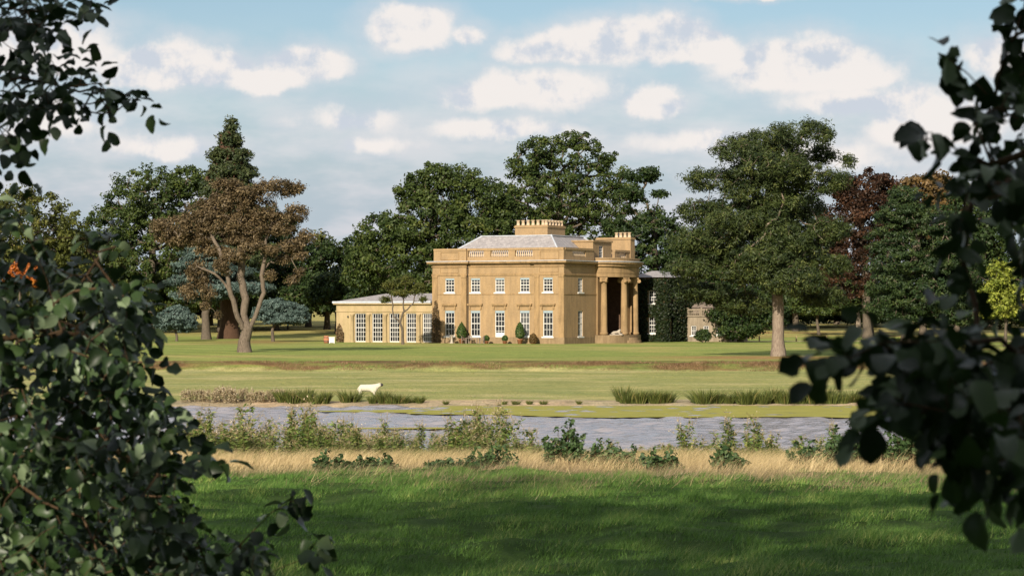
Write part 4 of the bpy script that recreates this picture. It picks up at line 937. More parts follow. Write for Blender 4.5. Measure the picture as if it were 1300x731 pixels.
# pine
PN = [(973,178,44,14),(1015,172,40,14),(935,196,36,14),(1045,195,26,12),(905,228,36,14),(980,215,52,16),(1040,232,36,15),(955,245,40,14),(893,268,36,14),(1010,262,44,15),(925,282,36,13),(880,306,36,13),(975,290,40,14),(1050,292,30,14),(915,322,40,14),(1015,322,40,14),(872,342,32,12),(950,345,46,14),(1058,338,24,14),(1005,360,44,13),(895,372,36,12),(945,384,40,13),(1045,376,32,13),(1075,205,10,10),(983,300,26,16),(992,340,28,16),(978,255,28,16),(985,225,30,14),(1000,312,30,15),(970,282,30,15),(1004,348,30,13),(966,330,30,14),(990,262,30,14)]
PE = [(975,235,58,46,0),(960,312,68,44,0),(1010,315,46,46,0),(985,198,40,24,0)]
rr = random.Random(5)
tree('pine_tree', 'large layered green pine with straight bare trunk on the lawn', 236, 988, [(a,b,c*1.12,e*1.5,(rr.uniform(1.2,3.4)*(-1 if k % 3 else 1)) if abs(a-975) < 60 and k < 24 else -rr.uniform(2.0, 3.6) if k >= 24 else rr.uniform(-2,1.5)) for k,(a,b,c,e) in enumerate(PN)]+PE, 'pine', 'bark_pine', seed=52, cr=.72, density=.55, n=60, L=.34, W=.085, flat=.75, trunk_r=.52, tip=.018, up=.7, step=1.0, guides=[[(988,454),(988,420),(987,380),(984,320),(980,260),(975,195)]], rise=-.05, power=.7, inner=.12)
# little garden tree
tree('garden_tree', 'small twisted tree with thinning leaves in front of the orangery', 322, 511, [(495,362,13,9),(515,356,16,9),(530,366,13,10),(508,372,18,8),(490,380,9,7),(538,380,7,6)], 'oak_olive', 'bark', seed=53, cr=.55, density=.75, n=34, L=.17, W=.12, trunk_r=.16, tip=.02, step=.5, guides=[[(511,437),(511,420),(508,410),(513,395),(511,372)], [(508,411),(500,402),(499,388),(496,368)], [(513,396),(524,386),(529,370)]])

# ------------------------------------------------------------------ fence posts by the drive
for k, (px, row) in enumerate([(964, 432), (1011, 432), (1049, 431), (1150, 431), (1196, 431)]):
    d = 349; x = fx(px, d); p_ = thing('fence_post', ['short wooden post left of the pine trunk beside the drive', 'short wooden post right of the pine trunk', 'short wooden post below the thin dark trunk', 'short wooden post below the fir', 'short wooden post among the right foreground leaves'][k], 'post', (x, d, gz(x, d)), 0, 'low posts along the drive')
    m_ = MB(); m_.box(-.09, .09, -.09, .09, -.2, .72); m_.build('shaft', M['post'], p_); m_ = MB(); m_.hull([(-.1, -.1), (.1, -.1), (.1, .1), (-.1, .1)], [(-.03, -.03), (.03, -.03), (.03, .03), (-.03, .03)], .722, .80); m_.build('cap', M['post'], p_)

# ------------------------------------------------------------------ sheep
t = NT('fleece').set(.95, .1)
tc = t.new('ShaderNodeTexCoord'); sp = t.new('ShaderNodeSeparateXYZ'); t.l.new(tc.outputs['Object'], sp.inputs[0])
mr = t.new('ShaderNodeMapRange'); t.l.new(sp.outputs[0], mr.inputs[0]); mr.inputs[1].default_value = .76; mr.inputs[2].default_value = .80
nz = t.noise(14, 5, .7)
t.color(t.mix(mr.outputs[0], t.ramp(nz, [(.3, (.46, .41, .32)), (.7, (.66, .61, .51))]), (.05, .045, .045))); t.bump(nz, .8, .06)
sp_ = [(-.55, 0, .60), (-.25, 0, .62), (.10, 0, .61), (.38, 0, .62), (.56, 0, .74), (.74, 0, .87), (.93, 0, .77), (-.50, .13, .36), (-.56, .13, .18), (-.54, .13, .02), (-.50, -.13, .36), (-.58, -.13, .18), (-.57, -.13, .02), (.36, .12, .34), (.36, .12, .18), (.37, .12, .02), (.36, -.12, .34), (.38, -.12, .18), (.38, -.12, .02), (.70, .17, .88), (.70, -.17, .88), (-.74, 0, .5)]
se_ = [(0, 1), (1, 2), (2, 3), (3, 4), (4, 5), (5, 6), (0, 7), (7, 8), (8, 9), (0, 10), (10, 11), (11, 12), (3, 13), (13, 14), (14, 15), (3, 16), (16, 17), (17, 18), (5, 19), (5, 20), (0, 21)]
sr_ = [(.22, .23), (.25, .25), (.25, .25), (.21, .22), .155, .12, .078, .11, .05, .04, .11, .05, .04, .10, .05, .04, .10, .05, .04, .03, .03, .05]
shm = skin('sheep', sp_, se_, sr_, t.mat, 1)
x, d = fx(468, 158.0), 158.0
tag(link('sheep', shm, None, (x, d, gz(x, d)+.0), (0, R(0), R(-4)), (.96, .96, .96)), 'cream sheep with dark face standing side-on at the far bank', 'sheep')

# ------------------------------------------------------------------ bank plants
def bladefan(rng, n, h, spread, w, lean=.35, bend=.25, wind=(.0, .0)):
    """n tapering bent blades rising from a small foot; returns verts, quads, tris, tone"""
    a = rng.random(n)*2*math.pi; r0 = np.sqrt(rng.random(n))*spread; bx_, by_ = r0*np.cos(a), r0*np.sin(a)
    H = h*(.55+.55*rng.random(n)); ln = lean*(rng.random(n)+.15); dx = np.cos(a)*ln+wind[0]; dy = np.sin(a)*ln+wind[1]
    th = rng.random(n)*math.pi; wx_, wy_ = np.cos(th)*w/2, np.sin(th)*w/2
    def at(f, bendf): return bx_+dx*H*f*(1+bendf*f), by_+dy*H*f*(1+bendf*f), H*f*(1-.25*(ln*f)**1)
    P0 = at(0, bend); P1 = at(.55, bend); P2 = at(1, bend*2)
    V = np.stack([np.stack([P0[0]-wx_, P0[1]-wy_, P0[2]], 1), np.stack([P0[0]+wx_, P0[1]+wy_, P0[2]], 1), np.stack([P1[0]+wx_*.8, P1[1]+wy_*.8, P1[2]], 1), np.stack([P1[0]-wx_*.8, P1[1]-wy_*.8, P1[2]], 1), np.stack([P2[0], P2[1], P2[2]], 1)], 1).reshape(-1, 3)
    k = np.arange(n)*5; return V, np.stack([k, k+1, k+2, k+3], 1), np.stack([k+3, k+2, k+4], 1), np.repeat(rng.random(n), 5)
M['ditch'] = leafmat('ditch_stalk', (.10, .06, .03), (.27, .17, .09), (.42, .31, .17), .1)
M['rush'] = leafmat('rush_blade', (.035, .055, .012), (.13, .15, .035), (.40, .29, .13), .15)
M['deadweed'] = leafmat('dead_seedhead', (.20, .15, .08), (.42, .34, .22), (.62, .54, .42), .1)
M['weed'] = leafmat('weed_leaf', (.045, .085, .02), (.19, .25, .06), (.40, .37, .13), .25)
M['weed_stem'] = plain('weed_stem', (.22, .17, .08), .8, .2, .3, 6)
M['nettle'] = leafmat('bramble_leaf', (.02, .045, .015), (.065, .11, .035), (.13, .17, .07), .2)
M['lawnblade'] = leafmat('lawn_blade', (.16, .20, .05), (.30, .31, .09), (.45, .38, .16), .2)
M['straw'] = leafmat('straw_blade', (.34, .25, .12), (.62, .48, .26), (.76, .63, .40), .25)
M['seedgrass'] = leafmat('seeding_grass_blade', (.10, .12, .04), (.30, .21, .13), (.50, .38, .26), .2)
M['grass'] = leafmat('grass_blade', (.036, .092, .018), (.15, .275, .052), (.42, .44, .14), .3)
rushm = []
for k in range(5):
    V, Q, T, tn = bladefan(np.random.default_rng(200+k), 230, .95, (.25, .4, .5, .3, .45)[k], .04, (.5, .35, .55, .4, .6)[k], .3); rushm.append(mesh_np('rush_clump', V, [Q, T], M['rush'], {'tone': tn}))
def place_rush(px, d, sc, label, k, name='rush_clump', me=None, cat='rush'):
    x = fx(px, d); tag(link(name, me or rushm[k % 5], None, (x, d, max(gz(x, d), .0)-.04), (0, 0, k*1.7), (sc*random.uniform(1.0, 1.4), sc, sc*random.uniform(.8, 1.15))), label, cat, 'plants along the far bank')
kk = 0
for px in np.arange(360, 420, 11): place_rush(px+random.uniform(-4, 4), 153.6+random.uniform(-.6, .6), random.uniform(.75, 1.0), 'green rush clump on the far bank left of the sheep', kk); kk += 1
for px in (439, 447, 474, 483, 490, 499, 508, 516, 524, 532): place_rush(px+random.uniform(-4, 4), 153.6+random.uniform(-.6, .6), random.uniform(.45, .9), 'green rush clump on the far bank below the sheep', kk); kk += 1
for px in (791, 799, 812, 820, 830, 838, 843): place_rush(px, 153.4+random.uniform(-.5, .5), random.uniform(.75, 1.1), 'rush clump in the short tuft row before the gravel gap', kk); kk += 1
for px in np.arange(884, 1086, 7.5): place_rush(px+random.uniform(-3, 3), 153.4+random.uniform(-.6, .6), random.uniform(.5, 1.1), 'rush clump in the long row at the far right bank', kk); kk += 1
for px in np.arange(1092, 1320, 16): place_rush(px+random.uniform(-4, 4), 153.4+random.uniform(-.6, .6), random.uniform(.7, 1.0), 'rush clump glimpsed between the right foreground leaves', kk); kk += 1
for px in (566, 640, 655, 672, 690, 735): place_rush(px, 152.4, random.uniform(.25, .4), 'low green tuft on the gravel shore', kk); kk += 1
# pale dead seed-headed bushes on the far bank
def weed_mesh(seed, h, n_stem, leafc, headc, heads=60, leaves_n=60, spread=.3, lw=.035, ll=.12, hs=.05, toppart=.72):
    rng = np.random.default_rng(seed); mb = MB(); tipv = []; LV = []; 
    segs = []
    for k in range(n_stem):
        a = rng.random()*6.28; r = rng.random()*spread; p = np.array([r*math.cos(a), r*math.sin(a), 0.]); hh = h*(.6+.4*rng.random()); ln = np.array([rng.normal(.06, .13), rng.normal(0, .13), 1.]); q = p
        for j in range(1, 6):
            nq = p+ln*hh*j/5+np.array([rng.normal(0, .02), rng.normal(0, .02), 0]); segs.append((q, nq, .008*(1-.13*j), .008*(1-.13*(j+1)))); q = nq
        for j in range(int(leaves_n/n_stem)):
            f = .08+.85*rng.random(); LV.append((p+ln*hh*f, hh))
        for j in range(4):
            f = .7+.25*rng.random(); c = p+ln*hh*f; e = c+np.array([rng.normal(0, .12), rng.normal(0, .12), .1+.1*rng.random()])*h; segs.append((c, e, .005, .003)); tipv.append(e); tipv.append((c+e)/2)
        tipv.append(q)
    for s0, s1, r0, r1 in segs: mb.tube(s0, s1, r0, max(r1, .003), 3)
    stem = mb.mesh('stem', M['weed_stem'])
    c = np.array([l[0] for l in LV]); n = len(c); a = rng.random(n)*6.28; ax = unit(np.stack([np.cos(a), np.sin(a), rng.normal(.1, .35, n)], 1)); nr = unit(np.cross(ax, rng.normal(0, .5, (n, 3))+np.array([0, 0, 1.]))); s = (.6+.8*rng.random(n))[:, None]
    b = np.cross(ax, nr) if False else unit(np.cross(ax, np.array([0, 0, 1.])+rng.normal(0, .5, (n, 3))))
    V = np.stack([c, c+ax*ll*s*.45+b*lw*s, c+ax*ll*s+np.array([0, 0, -.02]), c+ax*ll*s*.45-b*lw*s], 1).reshape(-1, 3)
    lm = mesh_np('foliage', V, np.arange(n*4).reshape(-1, 4), M[leafc], {'tone': np.repeat(rng.random(n), 4)})
    hm = None
    if heads:
        cen = np.array(tipv); V, Q, tn = leaves(rng, cen, np.full(len(cen), .06), max(1, heads//len(cen)+1), hs, hs*.7, 1.2, .2); hm = mesh_np('seed_heads', V, Q, M[headc], {'tone': tn})
    return stem, lm, hm
def put_weed(meshes, name, x, y, sc, label, group, rz, cat='weed', zs=1.0):
    st, lm, hm = meshes; t_ = thing(name, label, cat, (x, y, gz(x, y)-.02), rz, group); t_.scale = (sc, sc, sc*zs)
    o = link('stem', st, t_); o['kind'] = 'stuff'; o = link('foliage', lm, t_); o['kind'] = 'stuff'
    if hm: o = link('seed_heads', hm, t_); o['kind'] = 'stuff'
deadm = [weed_mesh(300+k, 1.0, 22, 'deadweed', 'deadweed', 420, 700, .75, .03, .14, .08) for k in range(3)]
for k, px in enumerate([240, 258, 272, 284, 297, 308, 320, 333, 343, 352]):
    d = 153.8+random.uniform(-.6, .6); put_weed(deadm[k % 3], 'dead_weed', fx(px, d), d, random.uniform(.55, .95), 'pale dead seeding weed on the far bank at left', 'dead weeds on the far bank', k*2.1)
# seeding willowherb and tall weeds on the near bank
herb = [weed_mesh(320+k, 1.25, 8, 'weed', 'deadweed', (40, 90, 10, 120, 30, 70)[k], 420, .34, .024, .15, .04) for k in range(6)]
herb2 = [weed_mesh(340+k, .8, 8, 'weed', 'deadweed', 0 if k % 2 else 50, 230, .3, .03, .14, .04) for k in range(5)]
rw = random.Random(8); cnt = 0
for k in range(150):
    px = rw.uniform(205, 665); d = rw.uniform(68, 88); dens = 1.0 if px < 480 else .8
    if rw.random() > dens: continue
    tall = 1.0+(.25 if 540 < px < 660 and rw.random() < .3 else 0); put_weed(herb[k % 6], 'willowherb_plant', fx(px, d), d, rw.uniform(.58, 1.08)*tall*(.85 if px > 450 else 1), ('tall seeding weed beside the left foreground leaves' if px < 300 else 'tall green weed below the pale dead weeds of the far bank' if px < 390 else 'tall green weed on the near bank below the sheep' if px < 500 else 'tall loose weed on the near bank before the open water' if px < 590 else 'tall weed at the right end of the thick weed stand'), 'seeding weeds on the near bank', rw.uniform(0, 6.28), zs=rw.choice((.75, .85, .9, 1.0, 1.1, 1.35)))
for k in range(135):
    px = rw.uniform(655, 1310); d = rw.uniform(68, 90)
    if 745 < px < 870 and d > 74: continue
    put_weed(herb2[k % 5], 'bank_weed', fx(px, d), d, rw.uniform(.45, .92)*(1.35 if rw.random() < .1 else 1), ('low straw coloured weed beside the tallest dark bush' if px < 760 else 'low weed beside the algae-filled inlet' if px < 905 else 'low green weed behind the lone dark bush' if px < 1000 else 'low green weed behind the broad dark bush' if px < 1140 else 'low weed behind the right foreground leaves'), 'low weeds on the near bank', rw.uniform(0, 6.28), zs=rw.choice((.7, .8, .9, 1.0, 1.3)))
for px, d, s in ((578, 70, 1.35), (640, 74, 1.3), (615, 76, 1.2), (870, 72, 1.15), (928, 70, 1.3), (960, 72, 1.25), (1060, 74, 1.1), (1100, 78, 1.2), (1165, 70, 1.25)):
    put_weed(herb[k % 6], 'willowherb_plant', fx(px, d), d, s*.85, 'taller seeding weed standing out against the water', 'tall weeds against the water', px)
# dark nettles / brambles in the dry grass
def bramble(px, row, rx, ry, label, seed, d=None, name='bramble_bush'):
    d = d or 54; x = fx(px, d); z = gz(x, d); rng = np.random.default_rng(seed); a, b = rx/F*d*1.1, ry/F*d*1.45
    t_ = thing(name, label, 'bush', (x, d, z), 0, 'dark bushes in the dry grass'); n = max(26, int(a*b*130)); mb = MB(); tips = []
    for k in range(n):
        an = rng.random()*6.28; f = math.sqrt(rng.random()); e = np.array([a*f*math.cos(an), a*.6*f*math.sin(an), 2*b*(1-.6*f*f)*(.45+.55*rng.random())]); p0 = np.array([e[0]*.45, e[1]*.45, -.05]); md = (p0+e)/2+np.array([0, 0, .12*b]); mb.tube(p0, md, .008, .006, 3); mb.tube(md, e, .006, .003, 3); tips += [e, md, (md+e)/2]
    mb.build('stem', M['twig'], t_)['kind'] = 'stuff'; tips = np.array(tips)
    V, Q, tn = leaves(rng, tips, np.full(len(tips), .10), 9, .10, .065, .9, .8); o = link('foliage', mesh_np('foliage', V, Q, M['nettle'], {'tone': tn}), t_); o['kind'] = 'stuff'
for k, (px, rx, ry, d, lab) in enumerate([(424, 26, 13, 52, 'dark bush in the dry grass at the left end of the row'), (462, 22, 9, 53, 'low dark sprawling bush left of centre in the dry grass'), (492, 14, 8, 53, 'small dark plant at the right end of the left bushes'), (575, 34, 5, 52, 'thin dark leafy patch below the tall weeds'), (620, 36, 13, 53, 'dark leafy bush below the tall seeding weeds'), (718, 28, 26, 55, 'tallest dark bush just right of the middle'),
      (765, 26, 14, 55, 'dark bush right of the tallest one'), (800, 22, 13, 54, 'dark bush in the middle of the right-hand row'), (838, 24, 12, 52, 'dark leafy bush at the end of the middle row'), (925, 22, 13, 51, 'lone dark bush in the bright straw'), (1040, 40, 15, 54, 'low dark bush left of the broad one'), (1085, 40, 24, 55, 'broad dark bush at the right before the pond'), (1155, 40, 26, 55, 'dark bush under the right foreground leaves'), (1225, 40, 20, 55, 'dark bush at the far right of the bank')]):
    bramble(px, 600, rx, ry, lab, 400+k, d)

# ------------------------------------------------------------------ grass as stuff
def grass_field(name, label, n, yr, h, w, mat, seed, dens=None, wind=(.25, 0.), lean=.4, bend=.4, xmargin=1.15, hvar=None):
    rng = np.random.default_rng(seed); y = yr[0]+(yr[1]-yr[0])*rng.random(int(n*2.2))
    x = (rng.random(len(y))*2-1)*y*.197*xmargin
    p = y/yr[1]
    if dens is not None: p = p*dens(x, y)
    keep = rng.random(len(y)) < p; x, y = x[keep][:n], y[keep][:n]; m_ = len(x); z = ground_z(x, y)-.01
    V, Q, T, tn = bladefan(rng, m_, 1.0, 0.0, w, lean, bend, wind)
    H = (h*(.6+.6*vnoise(x/1.5, y/1.5, seed, 2)) if hvar is None else hvar(x, y)*h)
    V = V.reshape(-1, 5, 3); V[:, 2:] = V[:, 2:]*H[:, None, None]; V = V+np.stack([x, y, z], 1)[:, None]
    tn = np.repeat(np.clip(vnoise(x/1.1, y/1.1, seed+5, 3)*1.3-.15+rng.normal(0, .1, m_)+(.9*(vnoise(x/.45, y/.7, 73, 2)-.5) if mat == 'grass' else 0), 0, 1), 5)
    o = link(name, mesh_np(name, V.reshape(-1, 3), [Q, T], M[mat], {'tone': tn})); tag(o, label, 'grass', None, 'stuff')
def nz_(x, y): return vnoise(x/2.0, y/2.0, 71, 3)
def ne_(x, y): return vnoise(x/4.5, y/7, 45, 3)
def tuft(x, y): return vnoise(x/.45, y/.7, 73, 2)
grass_field('meadow_grass', 'short green shaded grass in the foreground', 250000, (22, 58), .135, .015, 'grass', 81, lambda x, y: np.clip((53+(ne_(x, y)-.5)*17-y)/5, 0, 1)*np.clip(-.25+1.8*tuft(x, y)+.3*nz_(x, y), 0.05, 1), (.22, -.05), .65, .6, 1.15, lambda x, y: .25+1.7*tuft(x, y)**1.5)
grass_field('dry_grass', 'golden dry grass band before the pond', 120000, (44, 84), .46, .011, 'straw', 82, lambda x, y: np.clip((y-49.5-(ne_(x, y)-.5)*17)/6, 0, 1)*np.clip((80-y)/10, .0, 1)*(.1+1.3*nz_(x, y)), (.30, -.05), .5, .7)
grass_field('seeding_grass', 'brownish seeding grass along the edge of the green grass', 62000, (38, 62), .30, .009, 'seedgrass', 83, lambda x, y: np.clip((vnoise(x/3, y/4, 77, 3)-.3)*2.5, 0, 1)*np.clip((x+9)/9, .1, 1)*np.clip((y-39)/9, 0, 1), (.42, 0), .6, .7)
grass_field('lawn_tussock', 'tufts of longer grass on the mown lawn before the house', 22000, (217, 300), .09, .05, 'lawnblade', 88, lambda x, y: np.clip((vnoise(x/3, y/5, 75, 3)-.45)*3, 0, 1), (.1, 0), .8, .3)
grass_field('stray_straw', 'scattered pale dry stalks at the edge of the green grass', 900, (43, 52), .5, .010, 'straw', 87, lambda x, y: np.clip((nz_(x+9, y)-.45)*4, 0, 1)*np.clip((x+5)/5, .05, 1), (.55, 0), .8, .6)
grass_field('bank_grass', 'rough green and straw grass behind the weeds on the near bank', 85000, (58, 97), .46, .016, 'rush', 84, lambda x, y: np.clip((nz_(x, y)-.15)*2.2, 0, 1)*np.clip((96-y)/8, 0, 1)*np.clip((y-57)/12, 0, 1)*np.where((np.abs(x-5)<3.3)&(y>80), .25, 1), (.25, 0), .5, .5)
grass_field('field_tussock', 'short tussocks scattered over the pasture beyond the pond', 30000, (154.5, 213), .11, .05, 'lawnblade', 85, lambda x, y: np.clip((vnoise(x/4, y/2.5, 72, 3)-.5)*4, 0, 1), (.1, 0), .8, .3)
grass_field('ditch_growth', 'brown rough growth on the sunken bank below the lawn', 16000, (213.0, 216.4), .28, .05, 'ditch', 86, lambda x, y: np.clip((vnoise(x/2.6, y/.9, 74, 3)-.46)*4, 0, 1), (.05, -.1), .8, .3) if 'ditch' in M else None

# ------------------------------------------------------------------ near trees framing the view
def fgleaf(name, c1, c2):
    t = NT(name).set(.42, .3); oi = t.new('ShaderNodeObjectInfo'); g = t.new('ShaderNodeNewGeometry')
    ad = t.new('ShaderNodeMath', operation='ADD'); t.l.new(oi.outputs['Random'], ad.inputs[0]); t.l.new(g.outputs['Random Per Island'], ad.inputs[1])
    fr = t.new('ShaderNodeMath', operation='FRACT'); t.l.new(ad.outputs[0], fr.inputs[0])
    nz = t.noise(60, 3); c = t.mix(.2, t.ramp(fr.outputs[0], [(.1, c1), (.76, c2), (.9, (.20, .26, .15))]), t.ramp(nz, [(.3, c1), (.7, c2)])); t.color(c)  # dark base and pale share put shaded and sunlit looks into the colour
    tr = t.new('ShaderNodeBsdfTranslucent'); t.l.new(c, tr.inputs[0]); mx = t.new('ShaderNodeMixShader'); mx.inputs[0].default_value = .12
    t.l.new(t.b.outputs[0], mx.inputs[1]); t.l.new(tr.outputs[0], mx.inputs[2]); t.l.new(mx.outputs[0], t.out.inputs[0]); return t.mat
M['fg_leaf'] = fgleaf('alder_leaf', (.009, .022, .007), (.040, .072, .022))
M['crown_leaf'] = leafmat('overhead_leaf', (.022, .050, .016), (.07, .115, .03), None, .15)
def leaf_shape(seed):
    rng = np.random.default_rng(seed); ts = [0, .14, .34, .56, .78, .93, 1.0]; ws = [0, .22, .37, .43, .36, .2, .03]; V = []; bend = .1+.55*rng.random(); fold = .12+.28*rng.random(); tw = rng.normal(0, .25); ws = [w_*(.72+.3*rng.random()) for w_ in ws]
    for t_, w_ in zip(ts, ws):
        zc = -bend*t_*t_; 
        for s_ in (-1, 0, 1):
            ww = w_*(1+rng.normal(0, .11)); V.append((s_*ww, t_+(rng.normal(0, .02) if s_ else 0), zc+abs(s_)*ww*fold*2+s_*tw*t_*w_+rng.normal(0, .012)))
    Fq = []
    for k in range(6):
        for j in (0, 1): a = k*3+j; Fq.append((a, a+1, a+4, a+3))
    return np.array(V), np.array(Fq)
LS = [leaf_shape(500+k) for k in range(8)]
leafmesh = [mesh_np('leaf', v, f, M['fg_leaf'], smooth=True) for v, f in LS]
def in_poly(px, py, poly):
    c = False; j = len(poly)-1
    for i_ in range(len(poly)):
        xi, yi = poly[i_]; xj, yj = poly[j]
        if (yi > py) != (yj > py) and px < (xj-xi)*(py-yi)/(yj-yi)+xi: c = not c
        j = i_
    return c
def near_tree(name, label, base, stems, patches, crown, seed, leaf_len, trunk_r):
    rng = np.random.default_rng(seed); rp = random.Random(seed)
    bz = gz(base[0], base[1]); off = np.array([base[0], base[1], bz]); root = thing(name, label, 'tree', tuple(off))
    stems3 = [[P(*q) for q in st] for st in stems]
    # crown overhead, plus unseen lobes added to block sun and sky
    cen = []; rad = []
    for (cx_, cy_, cz_, rx_, ry_, rz_, n_, cr_) in crown:
        u = unit(rng.normal(0, 1, (n_, 3)))*(rng.random(n_)**(1/2.4))[:, None]; cen.append(np.array([cx_, cy_, cz_])+u*np.array([rx_, ry_, rz_])); rad.append(np.full(n_, cr_))
    cen = np.concatenate(cen); rad = np.concatenate(rad)
    top_ = cen[:, 2].max(); mid = cen.mean(0)
    g = [[(base[0], base[1], bz-.3), (base[0]+.1, base[1]-.2, bz+3), (base[0]*.8+mid[0]*.2, base[1]*.7+mid[1]*.3, bz+8), (mid[0]*.7+base[0]*.3, mid[1], mid[2]), (mid[0], mid[1], top_-3)]]
    nodes, par, ends = grow(rng, g, cen[::3], 1.6); r = radii(par, len(nodes), .02, trunk_r); V, Fq = tubes(nodes-off, par, r, 8); link('trunk', mesh_np('trunk', V, Fq, M['bark'], smooth=True), root)
    V, Fq, tn = leaves(rng, cen, rad, 22, .34, .27, .8, .6); o = link('crown', mesh_np('crown', V-off, Fq, M['crown_leaf'], {'tone': tn}), root); o['kind'] = 'stuff'
    # the boughs that reach into view, their twigs and leaves
    tips = []; tipd = []
    for poly, n_, d0, d1, ll in patches:
        xs_ = [q[0] for q in poly]; ys_ = [q[1] for q in poly]; k = 0
        while k < n_:
            px, py = rp.uniform(min(xs_), max(xs_)), rp.uniform(min(ys_), max(ys_))
            if in_poly(px, py, poly): tips.append(P(px, py, rp.uniform(d0, d1))); tipd.append(ll); k += 1
    stems3[0] = [(base[0], base[1], bz+2.0)]+stems3[0]
    nodes, par, ends = grow(rng, stems3, np.array(tips), .10, jit=.08, rise=.0)
    r = radii(par, len(nodes), .0014, .012, .42); V, Fq = tubes(nodes-off, par, r, 5); bo = link('bough', mesh_np('bough', V, Fq, M['twig'], smooth=True), root)
    order = np.argsort(np.linalg.norm(np.array(tips)-np.array(stems3[0][-1]), axis=1)); LF = []
    for e, k in zip(ends, order):
        # leaves along the last part of the twig that grow() made, plus a terminal spray
        ll = tipd[k]; tip = nodes[e]; dr = tip-nodes[par[e]]; dr = unit(dr[None])[0]; 
        dr = unit((dr+np.array([0, 0, -.15])+rng.normal(0, .25, 3))[None])[0]; m_ = rp.randint(5, 8); L_ = ll*(.42*m_)
        side = unit(np.cross(dr, np.array([0, -.7, .7])+rng.normal(0, .3, 3))[None])[0]
        for j in range(m_):
            p = tip+dr*L_*(j/m_-.35); s_ = 1 if j % 2 else -1; last = j == m_-1
            ax = dr+side*s_*(1.0 if not last else .1)+rng.normal(0, .28, 3)+np.array([0, 0, -.25]); ax = unit(ax[None])[0]
            nr = np.array([0, -.35, .75])+rng.normal(0, .55, 3); nr = nr-ax*np.dot(ax, nr); nr = unit(nr[None])[0]
            LF.append((p+ax*ll*.18, np.cross(ax, nr), ax, nr, ll*rp.uniform(.62, 1.15)))
    # the largest in view are leaves of their own, the rest one mass
    def score(q):
        c = q[0]+q[2]*q[4]*.5; px = 650+F*c[0]/c[1]; row = 400+F*(EYE-c[2])/c[1]
        inn = -10 < px < 1310 and -10 < row < 741; return (q[4]*F/c[1])*abs(q[3][1]*.8+.3) if inn else -1
    LF.sort(key=score, reverse=True); VV = []; FF = []; nv = 0
    from mathutils import Matrix
    for k, (p, bx_, ax, nr, s_) in enumerate(LF):
        if k < 300:
            o = link('leaf', leafmesh[k % 8], root); q = p-off
            o.matrix_local = Matrix(((bx_[0]*s_, ax[0]*s_, nr[0]*s_, q[0]), (bx_[1]*s_, ax[1]*s_, nr[1]*s_, q[1]), (bx_[2]*s_, ax[2]*s_, nr[2]*s_, q[2]), (0, 0, 0, 1)))
        else:
            v, f = LS[k % 8]; VV.append(p-off+(v[:, :1]*bx_+v[:, 1:2]*ax+v[:, 2:3]*nr)*s_); FF.append(f+nv); nv += len(v)
    o = link('foliage', mesh_np('foliage', np.concatenate(VV), np.concatenate(FF), M['fg_leaf'], smooth=True), root); o['kind'] = 'stuff'
    return root
LP = [(-40,345),(50,340),(125,352),(185,375),(205,395),(172,432),(185,462),(165,492),(215,520),(245,545),(205,572),(240,592),(212,625),(245,655),(262,695),(295,735),(295,790),(-40,790)]
near_tree('alder_tree', 'near alder with dark glossy leaves filling the left edge', (-4.6, 3.5),
          [[(-420,300,7.5),(-200,420,8.2),(0,430,8.5),(110,350,8.5),(140,300,8.5)], [(-200,420,8.2),(-60,560,8.3),(90,520,8.3),(180,450,8.4)], [(-60,560,8.3),(60,640,8.2),(170,590,8.2),(250,600,8.2)], [(60,640,8.2),(160,720,8.0),(290,705,8.0),(345,650,8.0),(378,632,8.0)], [(160,720,8.0),(290,760,7.8),(352,722,7.8),(395,688,7.8)],
           [(-420,300,7.5),(-200,150,8.0),(-30,85,8.2),(60,105,8.2),(120,112,8.2),(165,122,8.2)], [(-200,150,8.0),(-40,20,8.2),(60,15,8.2),(110,18,8.2)], [(-200,150,8),(-30,165,8.2),(12,185,8.2)], [(-200,420,8.2),(-40,300,8.5),(30,250,8.5)]],
          [(LP, 240, 7.2, 9.0, .053), (LP, 430, 9.0, 11.5, .062), ([(-20,255),(50,235),(55,300),(150,285),(155,330),(40,345),(-20,345)], 14, 7.6, 9.5, .052), ([(0,78),(60,70),(120,100),(178,108),(180,128),(120,145),(60,148),(0,150)], 36, 7.8, 8.6, .050), ([(-20,-20),(120,-20),(125,15),(90,45),(30,55),(-20,60)], 42, 7.8, 8.8, .050),
           ([(0,150),(35,160),(40,195),(0,200)], 4, 8, 8.4, .06), ([(372,622),(385,640),(365,640)], 2, 7.9, 8.1, .06), ([(392,680),(410,690),(385,695)], 2, 7.7, 7.9, .062), ([(290,690),(345,700),(350,731),(300,731)], 4, 7.7, 8.2, .06), ([(200,585),(262,590),(262,606),(210,605)], 3, 7.4, 7.8, .07)],
          [(-9, -5, 19.5, 6.5, 4.5, 7.0, 250, 1.3), (-16, -6, 21, 6, 4, 7, 220, 1.3), (-7.5, 4, 7.5, 3.0, 5, 3.2, 150, 1.0), (-5, -3, 14.2, 3.2, 3, 3.0, 140, 1.0), (-10, -12, 5.0, 9, 2.5, 3.6, 300, 1.2), (-4.6, -2.6, 13.4, 2.8, 2, 2.0, 110, .9), (-4.4, -2.6, 10.4, 2.4, 2, 1.2, 7, .7)], 601, .06, .35)  # low and rear lobes added out of view to darken the near leaves
RP = [(1205,215),(1225,120),(1262,60),(1345,40),(1345,640),(1265,628),(1200,572),(1130,535),(1095,500),(1125,470),(1170,470),(1205,440),(1215,385),(1235,330),(1205,285)]
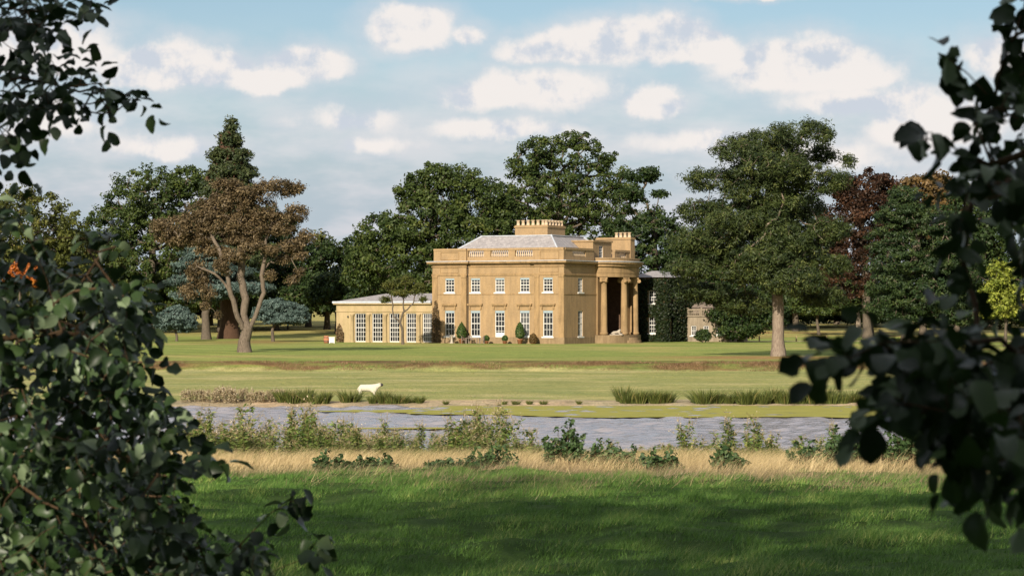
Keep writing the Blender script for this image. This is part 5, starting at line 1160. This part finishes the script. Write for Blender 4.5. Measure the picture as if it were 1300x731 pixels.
near_tree('lime_tree', 'near tree with large dark blurred leaves hanging at the right edge', (3.6, .5),
          [[(1900,100,4.5),(1500,150,5.0),(1340,180,5.0),(1260,210,5.0),(1205,185,5.0),(1165,172,5.0)], [(1500,150,5.0),(1360,20,5.2),(1300,40,5.2)], [(1340,180,5.0),(1270,140,5.0),(1230,95,5.0),(1205,75,5.0)], [(1500,150,5),(1380,360,4.6),(1270,430,4.3),(1190,450,4.2),(1130,442,4.2),(1090,452,4.2)], [(1380,360,4.6),(1290,520,4.2),(1180,520,4.1),(1110,495,4.1)], [(1290,520,4.2),(1300,590,4.2),(1265,615,4.2)]],
          [([(1205,215),(1225,120),(1262,60),(1345,40),(1345,330),(1250,330),(1205,285)], 48, 4.6, 5.8, .044), ([(1225,330),(1345,330),(1345,430),(1210,430)], 5, 4.4, 5.6, .046), ([(1215,470),(1345,420),(1345,630),(1262,620),(1200,565),(1140,530),(1120,500)], 72, 3.8, 4.8, .052), ([(1225,120),(1345,60),(1345,420),(1240,420)], 7, 5.2, 7.0, .05), ([(1140,165),(1180,162),(1180,185)], 2, 4.9, 5.1, .06), ([(1195,65),(1225,80),(1220,110)], 2, 5, 5.2, .058), ([(1265,20),(1300,10),(1300,60),(1280,60)], 3, 5.2, 5.6, .055), ([(1058,446),(1085,440),(1085,465)], 3, 4.0, 4.3, .05), ([(1105,432),(1160,440),(1160,470),(1115,462)], 6, 4.0, 4.3, .05), ([(1140,420),(1205,430),(1205,470),(1150,470)], 10, 4.0, 4.4, .054)],
          [(-1.5, -5, 19, 6, 4.5, 7.0, 210, 1.3), (5, -5, 18, 5, 4.5, 6.5, 150, 1.3), (7, 3, 7.5, 3.2, 5, 3.5, 160, 1.0), (-.9, -3.0, 9.4, 3.2, 2.3, 2.6, 300, .9), (.8, -2.5, 12, 3, 2.5, 2.5, 120, 1.0), (6, -8, 7.5, 7, 2.5, 4.5, 300, 1.2), (1, -12, 5.0, 8, 2, 3.6, 260, 1.2)], 602, .066, .4)  # lobes behind and beside the camera added to keep these leaves dark
near_tree2 = None
